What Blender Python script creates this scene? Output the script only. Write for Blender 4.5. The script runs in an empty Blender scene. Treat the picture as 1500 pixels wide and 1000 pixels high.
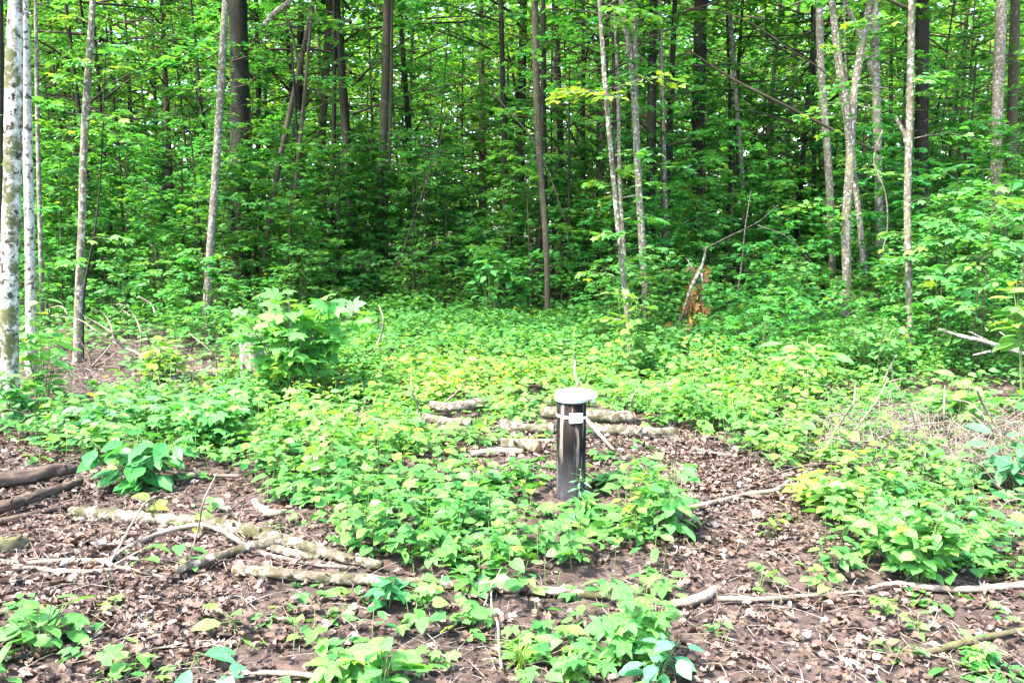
import bpy, math, random
import numpy as np

SC = bpy.context.scene
R = math.radians

# ---------------------------------------------------------------- camera, sky, sun, exposure
FPX, CX, CY = 1250.0, 750.0, 500.0          # focal length and centre in photograph pixels (1500 x 1000)
CAM_H, PITCH = 1.5, R(7.43)
cam_d = bpy.data.cameras.new('camera'); cam_d.sensor_width = 36.0; cam_d.lens = 36.0 * FPX / 1500.0
cam_d.clip_start = 0.05; cam_d.clip_end = 2000.0
cam = bpy.data.objects.new('camera', cam_d); SC.collection.objects.link(cam)
cam.location = (0, 0, CAM_H); cam.rotation_euler = (R(90) - PITCH, 0, 0)
SC.camera = cam

SUN_ELEV, SUN_AZ = R(58), R(-128)            # azimuth measured from +Y towards +X: from the left, a little behind the camera
world = bpy.data.worlds.new('World'); SC.world = world; world.use_nodes = True
wn, wl = world.node_tree.nodes, world.node_tree.links
sky = wn.new('ShaderNodeTexSky'); sky.sky_type = 'NISHITA'; sky.sun_disc = False
sky.sun_elevation = SUN_ELEV; sky.sun_rotation = SUN_AZ; sky.dust_density = 2.0; sky.air_density = 1.0
wl.new(sky.outputs['Color'], wn['Background'].inputs['Color']); wn['Background'].inputs['Strength'].default_value = 0.15
sun_d = bpy.data.lights.new('sun', 'SUN'); sun_d.energy = 2.8; sun_d.angle = R(5); sun_d.color = (1.0, 0.95, 0.86)
sun = bpy.data.objects.new('sun', sun_d); SC.collection.objects.link(sun); sun.location = (-20, -8, 30)
sun.rotation_euler = (R(90) - SUN_ELEV, 0, math.pi - SUN_AZ)
vs = SC.view_settings; vs.view_transform = 'Standard'; vs.look = 'None'; vs.exposure = 3.2; vs.gamma = 1.0; vs.use_curve_mapping = False
cy = SC.cycles; cy.max_bounces = 7; cy.diffuse_bounces = 5; cy.glossy_bounces = 2; cy.transmission_bounces = 3
cy.use_denoising = True; cy.sample_clamp_indirect = 6.0; cy.caustics_reflective = False; cy.caustics_refractive = False

# ---------------------------------------------------------------- numbers, noise and picture-to-place helpers
rng = np.random.default_rng(11)
random.seed(5)

def vnoise(x, y, seed=0):
    x = np.asarray(x, float); y = np.asarray(y, float)
    xi, yi = np.floor(x).astype(np.int64), np.floor(y).astype(np.int64)
    fx, fy = x - xi, y - yi
    fx = fx * fx * (3 - 2 * fx); fy = fy * fy * (3 - 2 * fy)
    def h(a, b):
        n = (a * 374761393 + b * 668265263 + seed * 974711) & 0x7fffffff
        n = ((n ^ (n >> 13)) * 1274126177) & 0x7fffffff
        return ((n ^ (n >> 16)) & 0xffff) / 65535.0
    return (h(xi, yi) * (1 - fx) + h(xi + 1, yi) * fx) * (1 - fy) + (h(xi, yi + 1) * (1 - fx) + h(xi + 1, yi + 1) * fx) * fy

def gz(x, y):
    """Height of the ground."""
    x = np.asarray(x, float); y = np.asarray(y, float)
    z = 0.16 * (vnoise(x * 0.35, y * 0.35, 1) - 0.5) + 0.07 * (vnoise(x * 1.3, y * 1.3, 2) - 0.5) + 0.03 * (vnoise(x * 4.1, y * 4.1, 3) - 0.5)
    return z

def ray(px, py):
    a, b = (px - CX) / FPX, (CY - py) / FPX
    return np.array([a, math.cos(PITCH) + b * math.sin(PITCH), -math.sin(PITCH) + b * math.cos(PITCH)])

def at(px, py, Y):
    """The point seen at pixel (px, py), Y metres out from the camera."""
    d = ray(px, py); return np.array([0, 0, CAM_H]) + d * (Y / d[1])

def gp(px, py, lift=0.0):
    """The point of the ground seen at pixel (px, py)."""
    d = ray(px, py); z = 0.0
    for _ in range(4):
        t = (z - CAM_H) / d[2]; p = np.array([0, 0, CAM_H]) + d * t; z = float(gz(p[0], p[1]))
    p[2] = z + lift; return p

def to_px(P):
    P = np.asarray(P, float); v = P - np.array([0, 0, CAM_H])
    f = v[:, 1] * math.cos(PITCH) - v[:, 2] * math.sin(PITCH); u = v[:, 1] * math.sin(PITCH) + v[:, 2] * math.cos(PITCH)
    f = np.maximum(f, 1e-3)
    return CX + FPX * v[:, 0] / f, CY - FPX * u / f

def nrm(v):
    v = np.asarray(v, float); return v / np.maximum(np.linalg.norm(v, axis=-1, keepdims=True), 1e-9)

def smooth(pts, n):
    """A smooth line through the points."""
    P = np.asarray(pts, float)
    if len(P) < 3:
        t = np.linspace(0, 1, n)[:, None]; return P[0] * (1 - t) + P[-1] * t
    u = np.concatenate([[0], np.cumsum(np.maximum(np.linalg.norm(np.diff(P, axis=0), axis=1), 1e-6))])
    sl = np.diff(P, axis=0) / np.diff(u)[:, None]; h = np.diff(u)[:, None]
    tg = np.vstack([sl[:1], (sl[:-1] * h[1:] + sl[1:] * h[:-1]) / (h[1:] + h[:-1]), sl[-1:]])
    k = len(P) - 1; s = np.linspace(0, k - 1e-6, n); i = s.astype(int); f = (s - i)[:, None]; hh = h[i]
    return (2 * f ** 3 - 3 * f ** 2 + 1) * P[i] + (f ** 3 - 2 * f ** 2 + f) * hh * tg[i] + (3 * f ** 2 - 2 * f ** 3) * P[i + 1] + (f ** 3 - f ** 2) * hh * tg[i + 1]

# ---------------------------------------------------------------- mesh building
def T(verts, tris): return np.array(verts, float), np.array(tris, int)
# leaves: base at the origin, tip at x = 1, face up
OVAL = T([(0, 0, 0), (.22, .2, .05), (.5, .29, .07), (.78, .18, .03), (1, 0, -.07), (.78, -.18, .03), (.5, -.29, .07), (.22, -.2, .05), (.26, 0, -.01), (.72, 0, 0)],
         [(0, 8, 1), (8, 2, 1), (8, 9, 2), (9, 3, 2), (9, 4, 3), (0, 7, 8), (8, 7, 6), (8, 6, 9), (9, 6, 5), (9, 5, 4)])
HEART = T([(.06, 0, 0), (0, .2, .02), (.18, .38, .06), (.48, .36, .05), (.76, .19, .0), (1, 0, -.1), (.76, -.19, .0), (.48, -.36, .05), (.18, -.38, .06), (0, -.2, .02), (.45, 0, .0)],
          [(10, 1, 0), (10, 2, 1), (10, 3, 2), (10, 4, 3), (10, 5, 4), (10, 6, 5), (10, 7, 6), (10, 8, 7), (10, 9, 8), (10, 0, 9)])
MAPLE = T([(0, 0, 0), (-.06, .2, -.02), (.16, .46, -.06), (.26, .24, .01), (.44, .36, .01), (.66, .5, -.08), (.62, .2, .02), (.8, .15, 0), (1, 0, -.1),
           (.8, -.15, 0), (.62, -.2, .02), (.66, -.5, -.08), (.44, -.36, .01), (.26, -.24, .01), (.16, -.46, -.06), (-.06, -.2, -.02), (.4, 0, .03)],
          [(16, i + 1, i) for i in range(15)] + [(16, 0, 15)])
SMALL = T([(0, 0, 0), (.45, .3, .08), (1, 0, -.06), (.45, -.3, .08)], [(0, 2, 1), (0, 3, 2)])
LANCE = T([(0, 0, 0), (.35, .11, .03), (1, 0, -.12), (.35, -.11, .03), (.4, 0, 0)], [(0, 4, 1), (4, 2, 1), (0, 3, 4), (4, 3, 2)])
DRY = T([(0, 0, .02), (.2, .24, .12), (.55, .3, .16), (.85, .14, .05), (1, 0, .1), (.82, -.2, .14), (.5, -.27, .04), (.2, -.2, .1), (.3, 0, -.02), (.7, .02, -.03)],
        [(0, 8, 1), (8, 2, 1), (8, 9, 2), (9, 3, 2), (9, 4, 3), (0, 7, 8), (8, 7, 6), (8, 6, 9), (9, 6, 5), (9, 5, 4)])

class MB:
    """Collects leaves and tubes and links them as one mesh object."""
    def __init__(s): s.v, s.t, s.m, s.c, s.b, s.sm, s.n = [], [], [], [], [], [], 0
    def add(s, V, Tr, mi=0, tint=0.5, bark=None, sm=True):
        k = len(V); s.v.append(V); s.t.append(Tr + s.n); s.m.append(np.full(len(Tr), mi)); s.n += k
        s.c.append(np.broadcast_to(np.asarray(tint, float), (k,))); s.b.append(V if bark is None else bark); s.sm.append(np.full(len(Tr), sm))
    def leaves(s, tpl, P, D, N, size, tint, wide=1.0, mi=0, curl=None):
        P = np.asarray(P, float); n = len(P)
        if n == 0: return
        D = nrm(np.broadcast_to(D, (n, 3))); N = np.broadcast_to(N, (n, 3)); S = nrm(np.cross(N, D)); N = np.cross(D, S)
        L, F = tpl; size = np.broadcast_to(np.asarray(size, float), (n,))[:, None, None]; wide = np.broadcast_to(np.asarray(wide, float), (n,))[:, None, None]
        lz = L[None, :, 2:3]
        if curl is not None: lz = lz * np.asarray(curl)[:, None, None]
        V = P[:, None, :] + size * (L[None, :, 0:1] * D[:, None, :] + wide * L[None, :, 1:2] * S[:, None, :] + lz * N[:, None, :])
        k = len(L); Fi = (F[None] + (np.arange(n) * k)[:, None, None]).reshape(-1, 3)
        s.add(V.reshape(-1, 3), Fi, mi, np.repeat(np.broadcast_to(np.asarray(tint, float), (n,)), k))
    def tube(s, pts, rad, sides=6, n=None, rough=0.0, mi=0, cap=False, tint=0.5, off=None):
        P = smooth(pts, n or max(2, 4 * (len(pts) - 1) + 1)); m = len(P)
        r = np.interp(np.linspace(0, 1, m), np.linspace(0, 1, len(np.atleast_1d(rad))), np.atleast_1d(rad)) if np.ndim(rad) else np.full(m, rad)
        tg = nrm(np.gradient(P, axis=0)); ref = np.array([0, 0, 1.0]) if abs(tg[:, 2]).mean() < 0.8 else np.array([1.0, 0, 0])
        A = nrm(np.cross(tg, ref)); B = np.cross(tg, A); a = np.arange(sides) * 2 * math.pi / sides
        rr = r[:, None] * np.ones(sides)
        if rough:
            ls = np.concatenate([[0], np.cumsum(np.linalg.norm(np.diff(P, axis=0), axis=1))])[:, None] / max(float(r.mean()), 1e-4); o1 = rng.random() * 50
            rr = rr * (1 + rough * 1.5 * (vnoise(np.cos(a)[None] * 1.2 + ls * .45 + o1, np.sin(a)[None] * 1.2 + ls * .1, 41) - .5) + rough * (vnoise(np.cos(a)[None] * 2.5 + ls * 1.1 + o1, np.sin(a)[None] * 2.5, 42) - .5))
        V = P[:, None] + rr[..., None] * (np.cos(a)[None, :, None] * A[:, None] + np.sin(a)[None, :, None] * B[:, None])
        ln = np.concatenate([[0], np.cumsum(np.linalg.norm(np.diff(P, axis=0), axis=1))]); o = rng.random() * 40 if off is None else off
        bk = np.stack([rr * np.cos(a), rr * np.sin(a), np.broadcast_to(ln[:, None], rr.shape) + o], -1)
        i, j = np.meshgrid(np.arange(m - 1), np.arange(sides), indexing='ij'); j2 = (j + 1) % sides
        q = [i * sides + j, i * sides + j2, (i + 1) * sides + j2, (i + 1) * sides + j]
        tr = np.concatenate([np.stack([q[0], q[2], q[1]], -1).reshape(-1, 3), np.stack([q[0], q[3], q[2]], -1).reshape(-1, 3)])
        V = V.reshape(-1, 3); bk = bk.reshape(-1, 3)
        if cap:
            k = len(V); V = np.vstack([V, P[0], P[-1]]); bk = np.vstack([bk, [0, 0, o], [0, 0, o + ln[-1]]])
            c0 = [(k, x, (x + 1) % sides) for x in range(sides)]; e = (m - 1) * sides
            c1 = [(k + 1, e + (x + 1) % sides, e + x) for x in range(sides)]; tr = np.vstack([tr, c0, c1])
        s.add(V, tr, mi, tint, bk); return P
    def build(s, name, mats, parent=None, loc=None):
        V = np.concatenate(s.v); F = np.concatenate(s.t); org = np.zeros(3) if loc is None else np.asarray(loc, float)
        me = bpy.data.meshes.new(name); me.vertices.add(len(V)); me.vertices.foreach_set('co', (V - org).astype(np.float32).ravel())
        me.loops.add(3 * len(F)); me.loops.foreach_set('vertex_index', F.astype(np.int32).ravel())
        me.polygons.add(len(F)); me.polygons.foreach_set('loop_start', np.arange(0, 3 * len(F), 3, dtype=np.int32))
        me.polygons.foreach_set('material_index', np.concatenate(s.m).astype(np.int32)); me.polygons.foreach_set('use_smooth', np.concatenate(s.sm))
        me.update(calc_edges=True)
        at1 = me.attributes.new('tint', 'FLOAT', 'POINT'); at1.data.foreach_set('value', np.concatenate(s.c).astype(np.float32))
        at2 = me.attributes.new('bark', 'FLOAT_VECTOR', 'POINT'); at2.data.foreach_set('vector', np.concatenate(s.b).astype(np.float32).ravel())
        for m in (mats if isinstance(mats, (list, tuple)) else [mats]): me.materials.append(m)
        o = bpy.data.objects.new(name, me); SC.collection.objects.link(o)
        if parent is not None: o.parent = parent
        else: o.location = org
        return o

def tag(o, label=None, cat=None, group=None, kind=None):
    if label: o['label'] = label
    if cat: o['category'] = cat
    if group: o['group'] = group
    if kind: o['kind'] = kind
    return o

def thing(name, label, cat, loc=(0, 0, 0), group=None):
    o = bpy.data.objects.new(name, None); SC.collection.objects.link(o); o.location = [float(c) for c in loc]; o.empty_display_size = 0.2
    return tag(o, label, cat, group)

def dup(root, loc, rz, sc, label, group):
    c = root.copy(); SC.collection.objects.link(c); c.location = [float(k) for k in loc]; c.rotation_euler = (0, 0, rz); c.scale = (sc, sc, sc)
    c['label'] = label; c['group'] = group
    for ch in list(root.children):
        d = ch.copy(); SC.collection.objects.link(d); d.parent = c
    return c

# ---------------------------------------------------------------- materials
class NT:
    def __init__(s, name):
        s.mat = bpy.data.materials.new(name); s.mat.use_nodes = True; s.n = s.mat.node_tree.nodes; s.l = s.mat.node_tree.links; s.n.clear()
        s.out = s.n.new('ShaderNodeOutputMaterial')
    def new(s, t, **k):
        n = s.n.new('ShaderNode' + t)
        for a, b in k.items(): setattr(n, a, b)
        return n
    def link(s, a, b): s.l.new(a, b)
    def attr(s, name): n = s.new('Attribute'); n.attribute_name = name; return n
    def ramp(s, fac, stops, interp='LINEAR'):
        n = s.new('ValToRGB'); n.color_ramp.interpolation = interp; e = n.color_ramp.elements
        while len(e) > 1: e.remove(e[-1])
        e[0].position = stops[0][0]; e[0].color = (*stops[0][1], 1)
        for p, c in stops[1:]: x = e.new(p); x.color = (*c, 1)
        s.link(fac, n.inputs[0]); return n.outputs[0]
    def noise(s, vec, scale, detail=4, rough=0.6, dist=0.0, squash=None):
        if squash is not None:
            mp = s.new('Mapping'); mp.inputs['Scale'].default_value = squash; s.link(vec, mp.inputs['Vector']); vec = mp.outputs[0]
        n = s.new('TexNoise'); n.inputs['Scale'].default_value = scale; n.inputs['Detail'].default_value = detail; n.inputs['Roughness'].default_value = rough
        n.inputs['Distortion'].default_value = dist; s.link(vec, n.inputs['Vector']); return n.outputs['Fac']
    def mix(s, f, a, b, mode='MIX'):
        n = s.new('Mix'); n.data_type = 'RGBA'; n.blend_type = mode
        for k, v in ((0, f), (6, a), (7, b)):
            if hasattr(v, 'node'): s.link(v, n.inputs[k])
            elif k == 0: n.inputs[0].default_value = v
            else: n.inputs[k].default_value = (*v, 1)
        return n.outputs[2]
    def bsdf(s, col, rough=0.8, spec=0.3, bump=None, dist=0.01, strength=0.6):
        p = s.new('BsdfPrincipled'); p.inputs['Roughness'].default_value = rough; p.inputs['Specular IOR Level'].default_value = spec
        if hasattr(col, 'node'): s.link(col, p.inputs['Base Color'])
        else: p.inputs['Base Color'].default_value = (*col, 1)
        if bump is not None:
            b = s.new('Bump'); b.inputs['Distance'].default_value = dist; b.inputs['Strength'].default_value = strength; s.link(bump, b.inputs['Height']); s.link(b.outputs[0], p.inputs['Normal'])
        return p.outputs[0]
    def done(s, sh): s.link(sh, s.out.inputs['Surface']); return s.mat

def leaf_mat(name, stops, trans=0.38, tcol=(1.35, 1.25, 0.55), rough=0.5, spec=0.35, vary=0.06):
    m = NT(name); t = m.attr('tint'); col = m.ramp(t.outputs['Fac'], stops)
    oi = m.new('ObjectInfo'); hs = m.new('HueSaturation')
    mr = m.new('MapRange'); mr.inputs[3].default_value = 1 - vary * 3; mr.inputs[4].default_value = 1 + vary * 3; m.link(oi.outputs['Random'], mr.inputs[0]); m.link(mr.outputs[0], hs.inputs['Value'])
    mh = m.new('MapRange'); mh.inputs[3].default_value = 0.5 - vary * 0.25; mh.inputs[4].default_value = 0.5 + vary * 0.25; m.link(oi.outputs['Random'], mh.inputs[0]); m.link(mh.outputs[0], hs.inputs['Hue'])
    m.link(col, hs.inputs['Color']); c = hs.outputs[0]
    tc = m.new('TexCoord'); c = m.mix(0.75, c, m.ramp(m.noise(tc.outputs['Object'], 38, 3), [(0.3, (.55, .6, .55)), (0.7, (1.1, 1.1, 1.05))]), 'MULTIPLY')
    d = m.bsdf(c, rough, spec); tr = m.new('BsdfTranslucent'); m.link(m.mix(1.0, c, tcol, 'MULTIPLY'), tr.inputs['Color'])
    mx = m.new('MixShader'); mx.inputs[0].default_value = trans; m.link(d, mx.inputs[1]); m.link(tr.outputs[0], mx.inputs[2])
    return m.done(mx.outputs[0])

M = {}
M['cover'] = leaf_mat('cover_leaf', [(0, (.03, .15, .035)), (.3, (.084, .265, .055)), (.6, (.145, .35, .06)), (.85, (.24, .42, .045)), (.96, (.38, .43, .05)), (1, (.42, .33, .06))], 0.36)
M['fresh'] = leaf_mat('fresh_leaf', [(0, (.04, .18, .04)), (.5, (.105, .32, .07)), (.85, (.185, .4, .07)), (1, (.33, .43, .05))], 0.36)
M['cool'] = leaf_mat('cool_leaf', [(0, (.025, .15, .045)), (.6, (.055, .24, .085)), (1, (.11, .34, .12))], 0.3, (1.3, 1.3, .7))
M['maple'] = leaf_mat('maple_leaf', [(0, (.025, .14, .03)), (.5, (.06, .24, .045)), (.9, (.12, .33, .055)), (1, (.22, .38, .04))], 0.48, (1.5, 1.35, .55))
M['far'] = leaf_mat('sun_toned_far_leaf', [(0, (.05, .19, .03)), (.5, (.1, .29, .035)), (1, (.24, .42, .04))], 0.5, (1.5, 1.35, .4))  # sunlight on the far trees painted in as a lighter, yellower leaf colour
M['brown_leaf'] = leaf_mat('brown_leaf', [(0, (.1, .045, .02)), (1, (.32, .16, .06))], 0.25, (1.3, .9, .5))
M['litter'] = leaf_mat('litter_leaf', [(0, (.02, .013, .01)), (.3, (.06, .036, .027)), (.6, (.125, .08, .062)), (.85, (.235, .168, .14)), (1, (.42, .34, .295))], 0.12, (1.2, .9, .7), 0.6, 0.3, 0.0)
M['blade'] = leaf_mat('grass_blade', [(0, (.08, .24, .04)), (1, (.25, .38, .06))], 0.35)

def bark_mat(name, base, dark, light=None, lscale=9, amount=(.5, .62), moss=None, mossamt=(.55, .7), streak=(1, 1, .12), fine=60, bump=0.006):
    m = NT(name); v = m.attr('bark').outputs['Vector']
    n1 = m.noise(v, fine, 5, .65, .3, streak); col = m.ramp(n1, [(.3, dark), (.62, base)])
    if light is not None: col = m.mix(m.ramp(m.noise(v, lscale, 5, .65), [(amount[0], (0, 0, 0)), (amount[1], (1, 1, 1))]), col, light)
    if moss is not None: col = m.mix(m.ramp(m.noise(v, 6.3, 5, .7), [(mossamt[0], (0, 0, 0)), (mossamt[1], (1, 1, 1))]), col, moss)
    return m.done(m.bsdf(col, .85, .2, n1, bump, .7))
M['birch'] = bark_mat('birch_bark', (.42, .4, .35), (.15, .13, .1), (.03, .026, .017), 15, (.52, .58), (.07, .075, .03), (.5, .6), (1, 1, .8), 30, .012)
M['birch2'] = bark_mat('white_bark', (.36, .34, .3), (.14, .12, .09), (.04, .034, .024), 20, (.53, .6), None, streak=(1, 1, .5), fine=30)
M['grey'] = bark_mat('grey_bark', (.13, .11, .08), (.055, .045, .033), (.26, .24, .2), 22, (.5, .6), (.12, .13, .05), (.58, .7))
M['pale'] = bark_mat('pale_lichen_bark', (.13, .11, .08), (.045, .036, .024), (.34, .32, .27), 24, (.53, .6), (.15, .15, .07), (.55, .66))
M['brown'] = bark_mat('brown_bark', (.062, .05, .03), (.024, .019, .012), (.19, .17, .13), 30, (.6, .68))
M['dark'] = bark_mat('dark_bark', (.022, .0195, .013), (.008, .007, .005), (.05, .047, .036), 18, (.6, .7))
M['log'] = bark_mat('log_bark', (.115, .094, .066), (.022, .016, .01), (.27, .24, .19), 26, (.48, .6), (.042, .04, .015), (.46, .62), (1, 1, .6), 60, .014)
M['mossy'] = bark_mat('mossy_bark', (.1, .08, .055), (.03, .023, .015), (.07, .068, .024), 12, (.45, .58), (.09, .09, .03), (.5, .62), (1, 1, .5), 45, .012)
M['rotten'] = bark_mat('rotten_wood', (.085, .06, .044), (.015, .01, .008), (.19, .15, .12), 12, (.56, .7), None, streak=(1, 1, .1), fine=45, bump=.012)
M['dead'] = bark_mat('dead_wood', (.2, .16, .12), (.06, .045, .032), (.27, .23, .18), 20, (.5, .65), None)
M['lichen'] = bark_mat('lichen_wood', (.13, .115, .09), (.045, .036, .028), (.36, .37, .32), 30, (.46, .54))
M['shoot'] = bark_mat('shoot_bark', (.06, .055, .03), (.03, .025, .016))
M['stem'] = bark_mat('green_stem', (.14, .2, .06), (.08, .1, .04))
M['twig'] = bark_mat('twig_bark', (.12, .095, .072), (.05, .038, .028), (.24, .2, .165), 18, (.45, .6))

def cut_mat():
    m = NT('cut_wood'); tc = m.new('TexCoord'); w = m.new('TexWave'); w.wave_type = 'RINGS'; w.rings_direction = 'SPHERICAL'; w.inputs['Scale'].default_value = 22; w.inputs['Distortion'].default_value = 3
    m.link(tc.outputs['Object'], w.inputs['Vector']); c = m.ramp(w.outputs['Fac'], [(0, (.17, .085, .045)), (1, (.34, .19, .1))])
    return m.done(m.bsdf(c, .9, .2))
M['cut'] = cut_mat()

def soil_mat():
    m = NT('soil'); tc = m.new('TexCoord'); v = tc.outputs['Object']
    n1 = m.noise(v, 2.2, 6, .65); n2 = m.noise(v, 30, 6, .7); n3 = m.noise(v, 9, 5, .7, 1.0)
    c = m.ramp(n2, [(.25, (.018, .013, .011)), (.55, (.06, .043, .036)), (.8, (.15, .115, .097))])
    c = m.mix(m.ramp(n3, [(.5, (0, 0, 0)), (.66, (.8, .8, .8))]), c, (.11, .075, .062))
    c = m.mix(m.ramp(n1, [(.55, (0, 0, 0)), (.68, (.8, .8, .8))]), c, (.03, .023, .02))
    c = m.mix(m.ramp(m.noise(v, 1.7, 5, .7), [(.62, (0, 0, 0)), (.7, (.55, .55, .55))]), c, (.065, .068, .02))
    return m.done(m.bsdf(c, .95, .15, n2, .02, .9))
M['soil'] = soil_mat()

# ---------------------------------------------------------------- the setting: ground
def axis(a0, a1, step, far):
    mid = np.arange(a0, a1 + 1e-6, step); g = []; s = step; p = a1
    while p < far: s *= 1.35; p += s; g.append(p)
    g2 = []; s = step; p = a0
    while p > -far: s *= 1.35; p -= s; g2.append(p)
    return np.array(g2[::-1] + list(mid) + g)
gx, gy = axis(-8, 8, .06, 400), axis(2.2, 13, .06, 400)
X, Y = np.meshgrid(gx, gy, indexing='ij'); Z = gz(X, Y) + .02 * (rng.random(X.shape) - .5)
nx, ny = X.shape; ii, jj = np.meshgrid(np.arange(nx - 1), np.arange(ny - 1), indexing='ij'); q = ii * ny + jj
gb = MB(); gb.add(np.stack([X, Y, Z], -1).reshape(-1, 3), np.concatenate([np.stack([q, q + ny, q + ny + 1], -1).reshape(-1, 3), np.stack([q, q + ny + 1, q + 1], -1).reshape(-1, 3)]))
tag(gb.build('ground', M['soil']), kind='structure')

# ---------------------------------------------------------------- how thickly low plants grow, read off the picture as a plan of the ground
PLAN_Y = np.array([440, 480, 520, 560, 600, 640, 680, 720, 760, 800, 840, 880, 920, 960, 1010])
PLAN = np.array([
 [6, 4, 5, 6, 7, 7, 8, 8, 8, 7, 7, 8, 8, 7, 7, 7],
 [4, 2, 4, 5, 8, 8, 9, 9, 9, 8, 8, 8, 8, 7, 7, 7],
 [3, 1, 1, 1, 6, 9, 9, 9, 9, 8, 9, 9, 8, 7, 6, 6],
 [1, 0, 1, 1, 7, 9, 9, 9, 9, 9, 9, 9, 8, 6, 4, 4],
 [1, 2, 7, 9, 9, 9, 9, 9, 8, 9, 9, 9, 6, 4, 3, 3],
 [3, 8, 9, 9, 9, 9, 9, 4, 2, 2, 3, 8, 7, 3, 2, 2],
 [1, 3, 8, 6, 7, 9, 8, 4, 3, 1, 1, 4, 9, 7, 3, 2],
 [0, 0, 1, 1, 5, 9, 9, 9, 9, 8, 0, 1, 7, 9, 6, 5],
 [0, 0, 0, 1, 3, 8, 9, 9, 9, 7, 0, 0, 5, 9, 7, 6],
 [0, 0, 1, 1, 1, 6, 8, 9, 9, 6, 0, 0, 2, 9, 8, 6],
 [1, 0, 1, 1, 1, 5, 8, 8, 7, 6, 1, 1, 2, 6, 6, 6],
 [3, 2, 1, 1, 1, 5, 6, 5, 4, 6, 1, 1, 1, 2, 5, 6],
 [3, 2, 1, 1, 2, 4, 3, 2, 2, 5, 1, 0, 0, 1, 4, 5],
 [2, 1, 2, 1, 3, 4, 2, 2, 3, 5, 1, 0, 0, 1, 4, 5],
 [2, 1, 2, 1, 3, 4, 2, 2, 3, 5, 1, 0, 0, 1, 4, 5]], float) / 9
def plan(px, py, A=PLAN):
    u = np.clip(px / 100 - .0, 0, 14.999); w = np.interp(py, PLAN_Y, np.arange(len(PLAN_Y))); w = np.clip(w, 0, len(PLAN_Y) - 1.001)
    i, j = w.astype(int), u.astype(int); fi, fj = w - i, u - j
    return (A[i, j] * (1 - fj) + A[i, j + 1] * fj) * (1 - fi) + (A[i + 1, j] * (1 - fj) + A[i + 1, j + 1] * fj) * fi

def scatter(n, x0, x1, y0, y1):
    x, y = rng.uniform(x0, x1, n), rng.uniform(y0, y1, n); return np.stack([x, y, gz(x, y)], -1)

def tilted(n, amt):
    v = rng.normal(0, amt, (n, 3)); v[:, 2] = 1; return nrm(v)

def flat_dirs(n, droop=0.0):
    a = rng.uniform(0, 2 * math.pi, n); return np.stack([np.cos(a), np.sin(a), np.full(n, -droop) + rng.normal(0, .15, n)], -1)

# low leafy plants covering the clearing
def cover():
    mb = MB()
    P = scatter(44000, -9.5, 9.5, 2.4, 14.5); px, py = to_px(P)
    d = plan(px, py) * (.45 + .9 * vnoise(P[:, 0] * 2.2, P[:, 1] * 2.2, 8)); k = (rng.random(len(P)) < np.clip(d * 1.15 - .06, 0, 1)) & (py > 425) & (px > -150) & (px < 1650)
    # room for the pipe
    k &= ~((abs(P[:, 0] - .33) < .16) & (abs(P[:, 1] - 4.78) < .2))
    k &= ~((abs(px - np.interp(py, [640, 700, 780, 860, 1000], [985, 1030, 1060, 1110, 1130])) < np.interp(py, [640, 720, 1000], [70, 62, 110])) & (py > 640) & (rng.random(len(P)) < .85))
    low = np.ones(len(P))
    for lx, ly, lr in LZ:
        near = abs(P[:, 0] - lx) < .09; k &= ~(near & (abs(P[:, 1] - ly) < lr + .05)); low = np.where(near & (P[:, 1] < ly) & (P[:, 1] > ly - .45), np.minimum(low, .3), low)
    k &= (low > .5) | (rng.random(len(P)) < .55)
    P = P[k]; px, py, low = px[k], py[k], low[k]; n = len(P)
    yel = np.exp(-((px - 690) / 190) ** 2 - ((py - 575) / 42) ** 2) * .34 + np.exp(-((px - 560) / 170) ** 2 - ((py - 655) / 40) ** 2) * .22 + np.exp(-((px - 1180) / 90) ** 2 - ((py - 705) / 50) ** 2) * .3 + np.exp(-((px - 1080) / 190) ** 2 - ((py - 600) / 50) ** 2) * .2
    far = np.clip((P[:, 1] - 5) / 6, 0, 1)
    hgt = (.06 + .16 * rng.random(n)) * (.7 + .8 * vnoise(P[:, 0] * .9, P[:, 1] * .9, 4)) * (1 + .3 * far) * np.where(py > 860, .6, 1) * low * np.where((px > 780) & (px < 895) & (py > 690) & (py < 800), .42, 1)
    for kk, (tpl, wide) in enumerate(((OVAL, 1.15), (HEART, .95), (MAPLE, .9), (OVAL, .9))):
        sel = np.where(rng.integers(0, 4, n) == kk)[0]
        for lf in range(5):
            s2 = sel[rng.random(len(sel)) < (1 if lf < 3 else .55)]; m = len(s2)
            D = flat_dirs(m, .12); h = hgt[s2] * rng.uniform(.35, 1.05, m); B = P[s2].copy(); B[:, 2] += h
            B[:, :2] += D[:, :2] * rng.uniform(.005, .07, m)[:, None]
            size = rng.uniform(.04, .105, m) * (1.05 if tpl is MAPLE else 1) * np.where(P[s2, 1] < 4.3, .9, 1)
            t = np.clip(rng.normal(.28, .16, m) + yel[s2] * rng.uniform(.7, 1.5, m) + (rng.random(m) < .018) * .5, 0, 1)
            mb.leaves(tpl, B, D, tilted(m, .42), size, t, wide)
    near = np.where(P[:, 1] < 6.5)[0]
    for i in near[::2]:
        b = P[i]; mb.tube([b, b + [rng.normal(0, .015), rng.normal(0, .015), hgt[i]]], .0018, 3, 2, mi=1)
    tag(mb.build('ground_cover', [M['cover'], M['stem']]), 'low leafy plants covering the open clearing floor', 'ground cover', kind='stuff')

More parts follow.
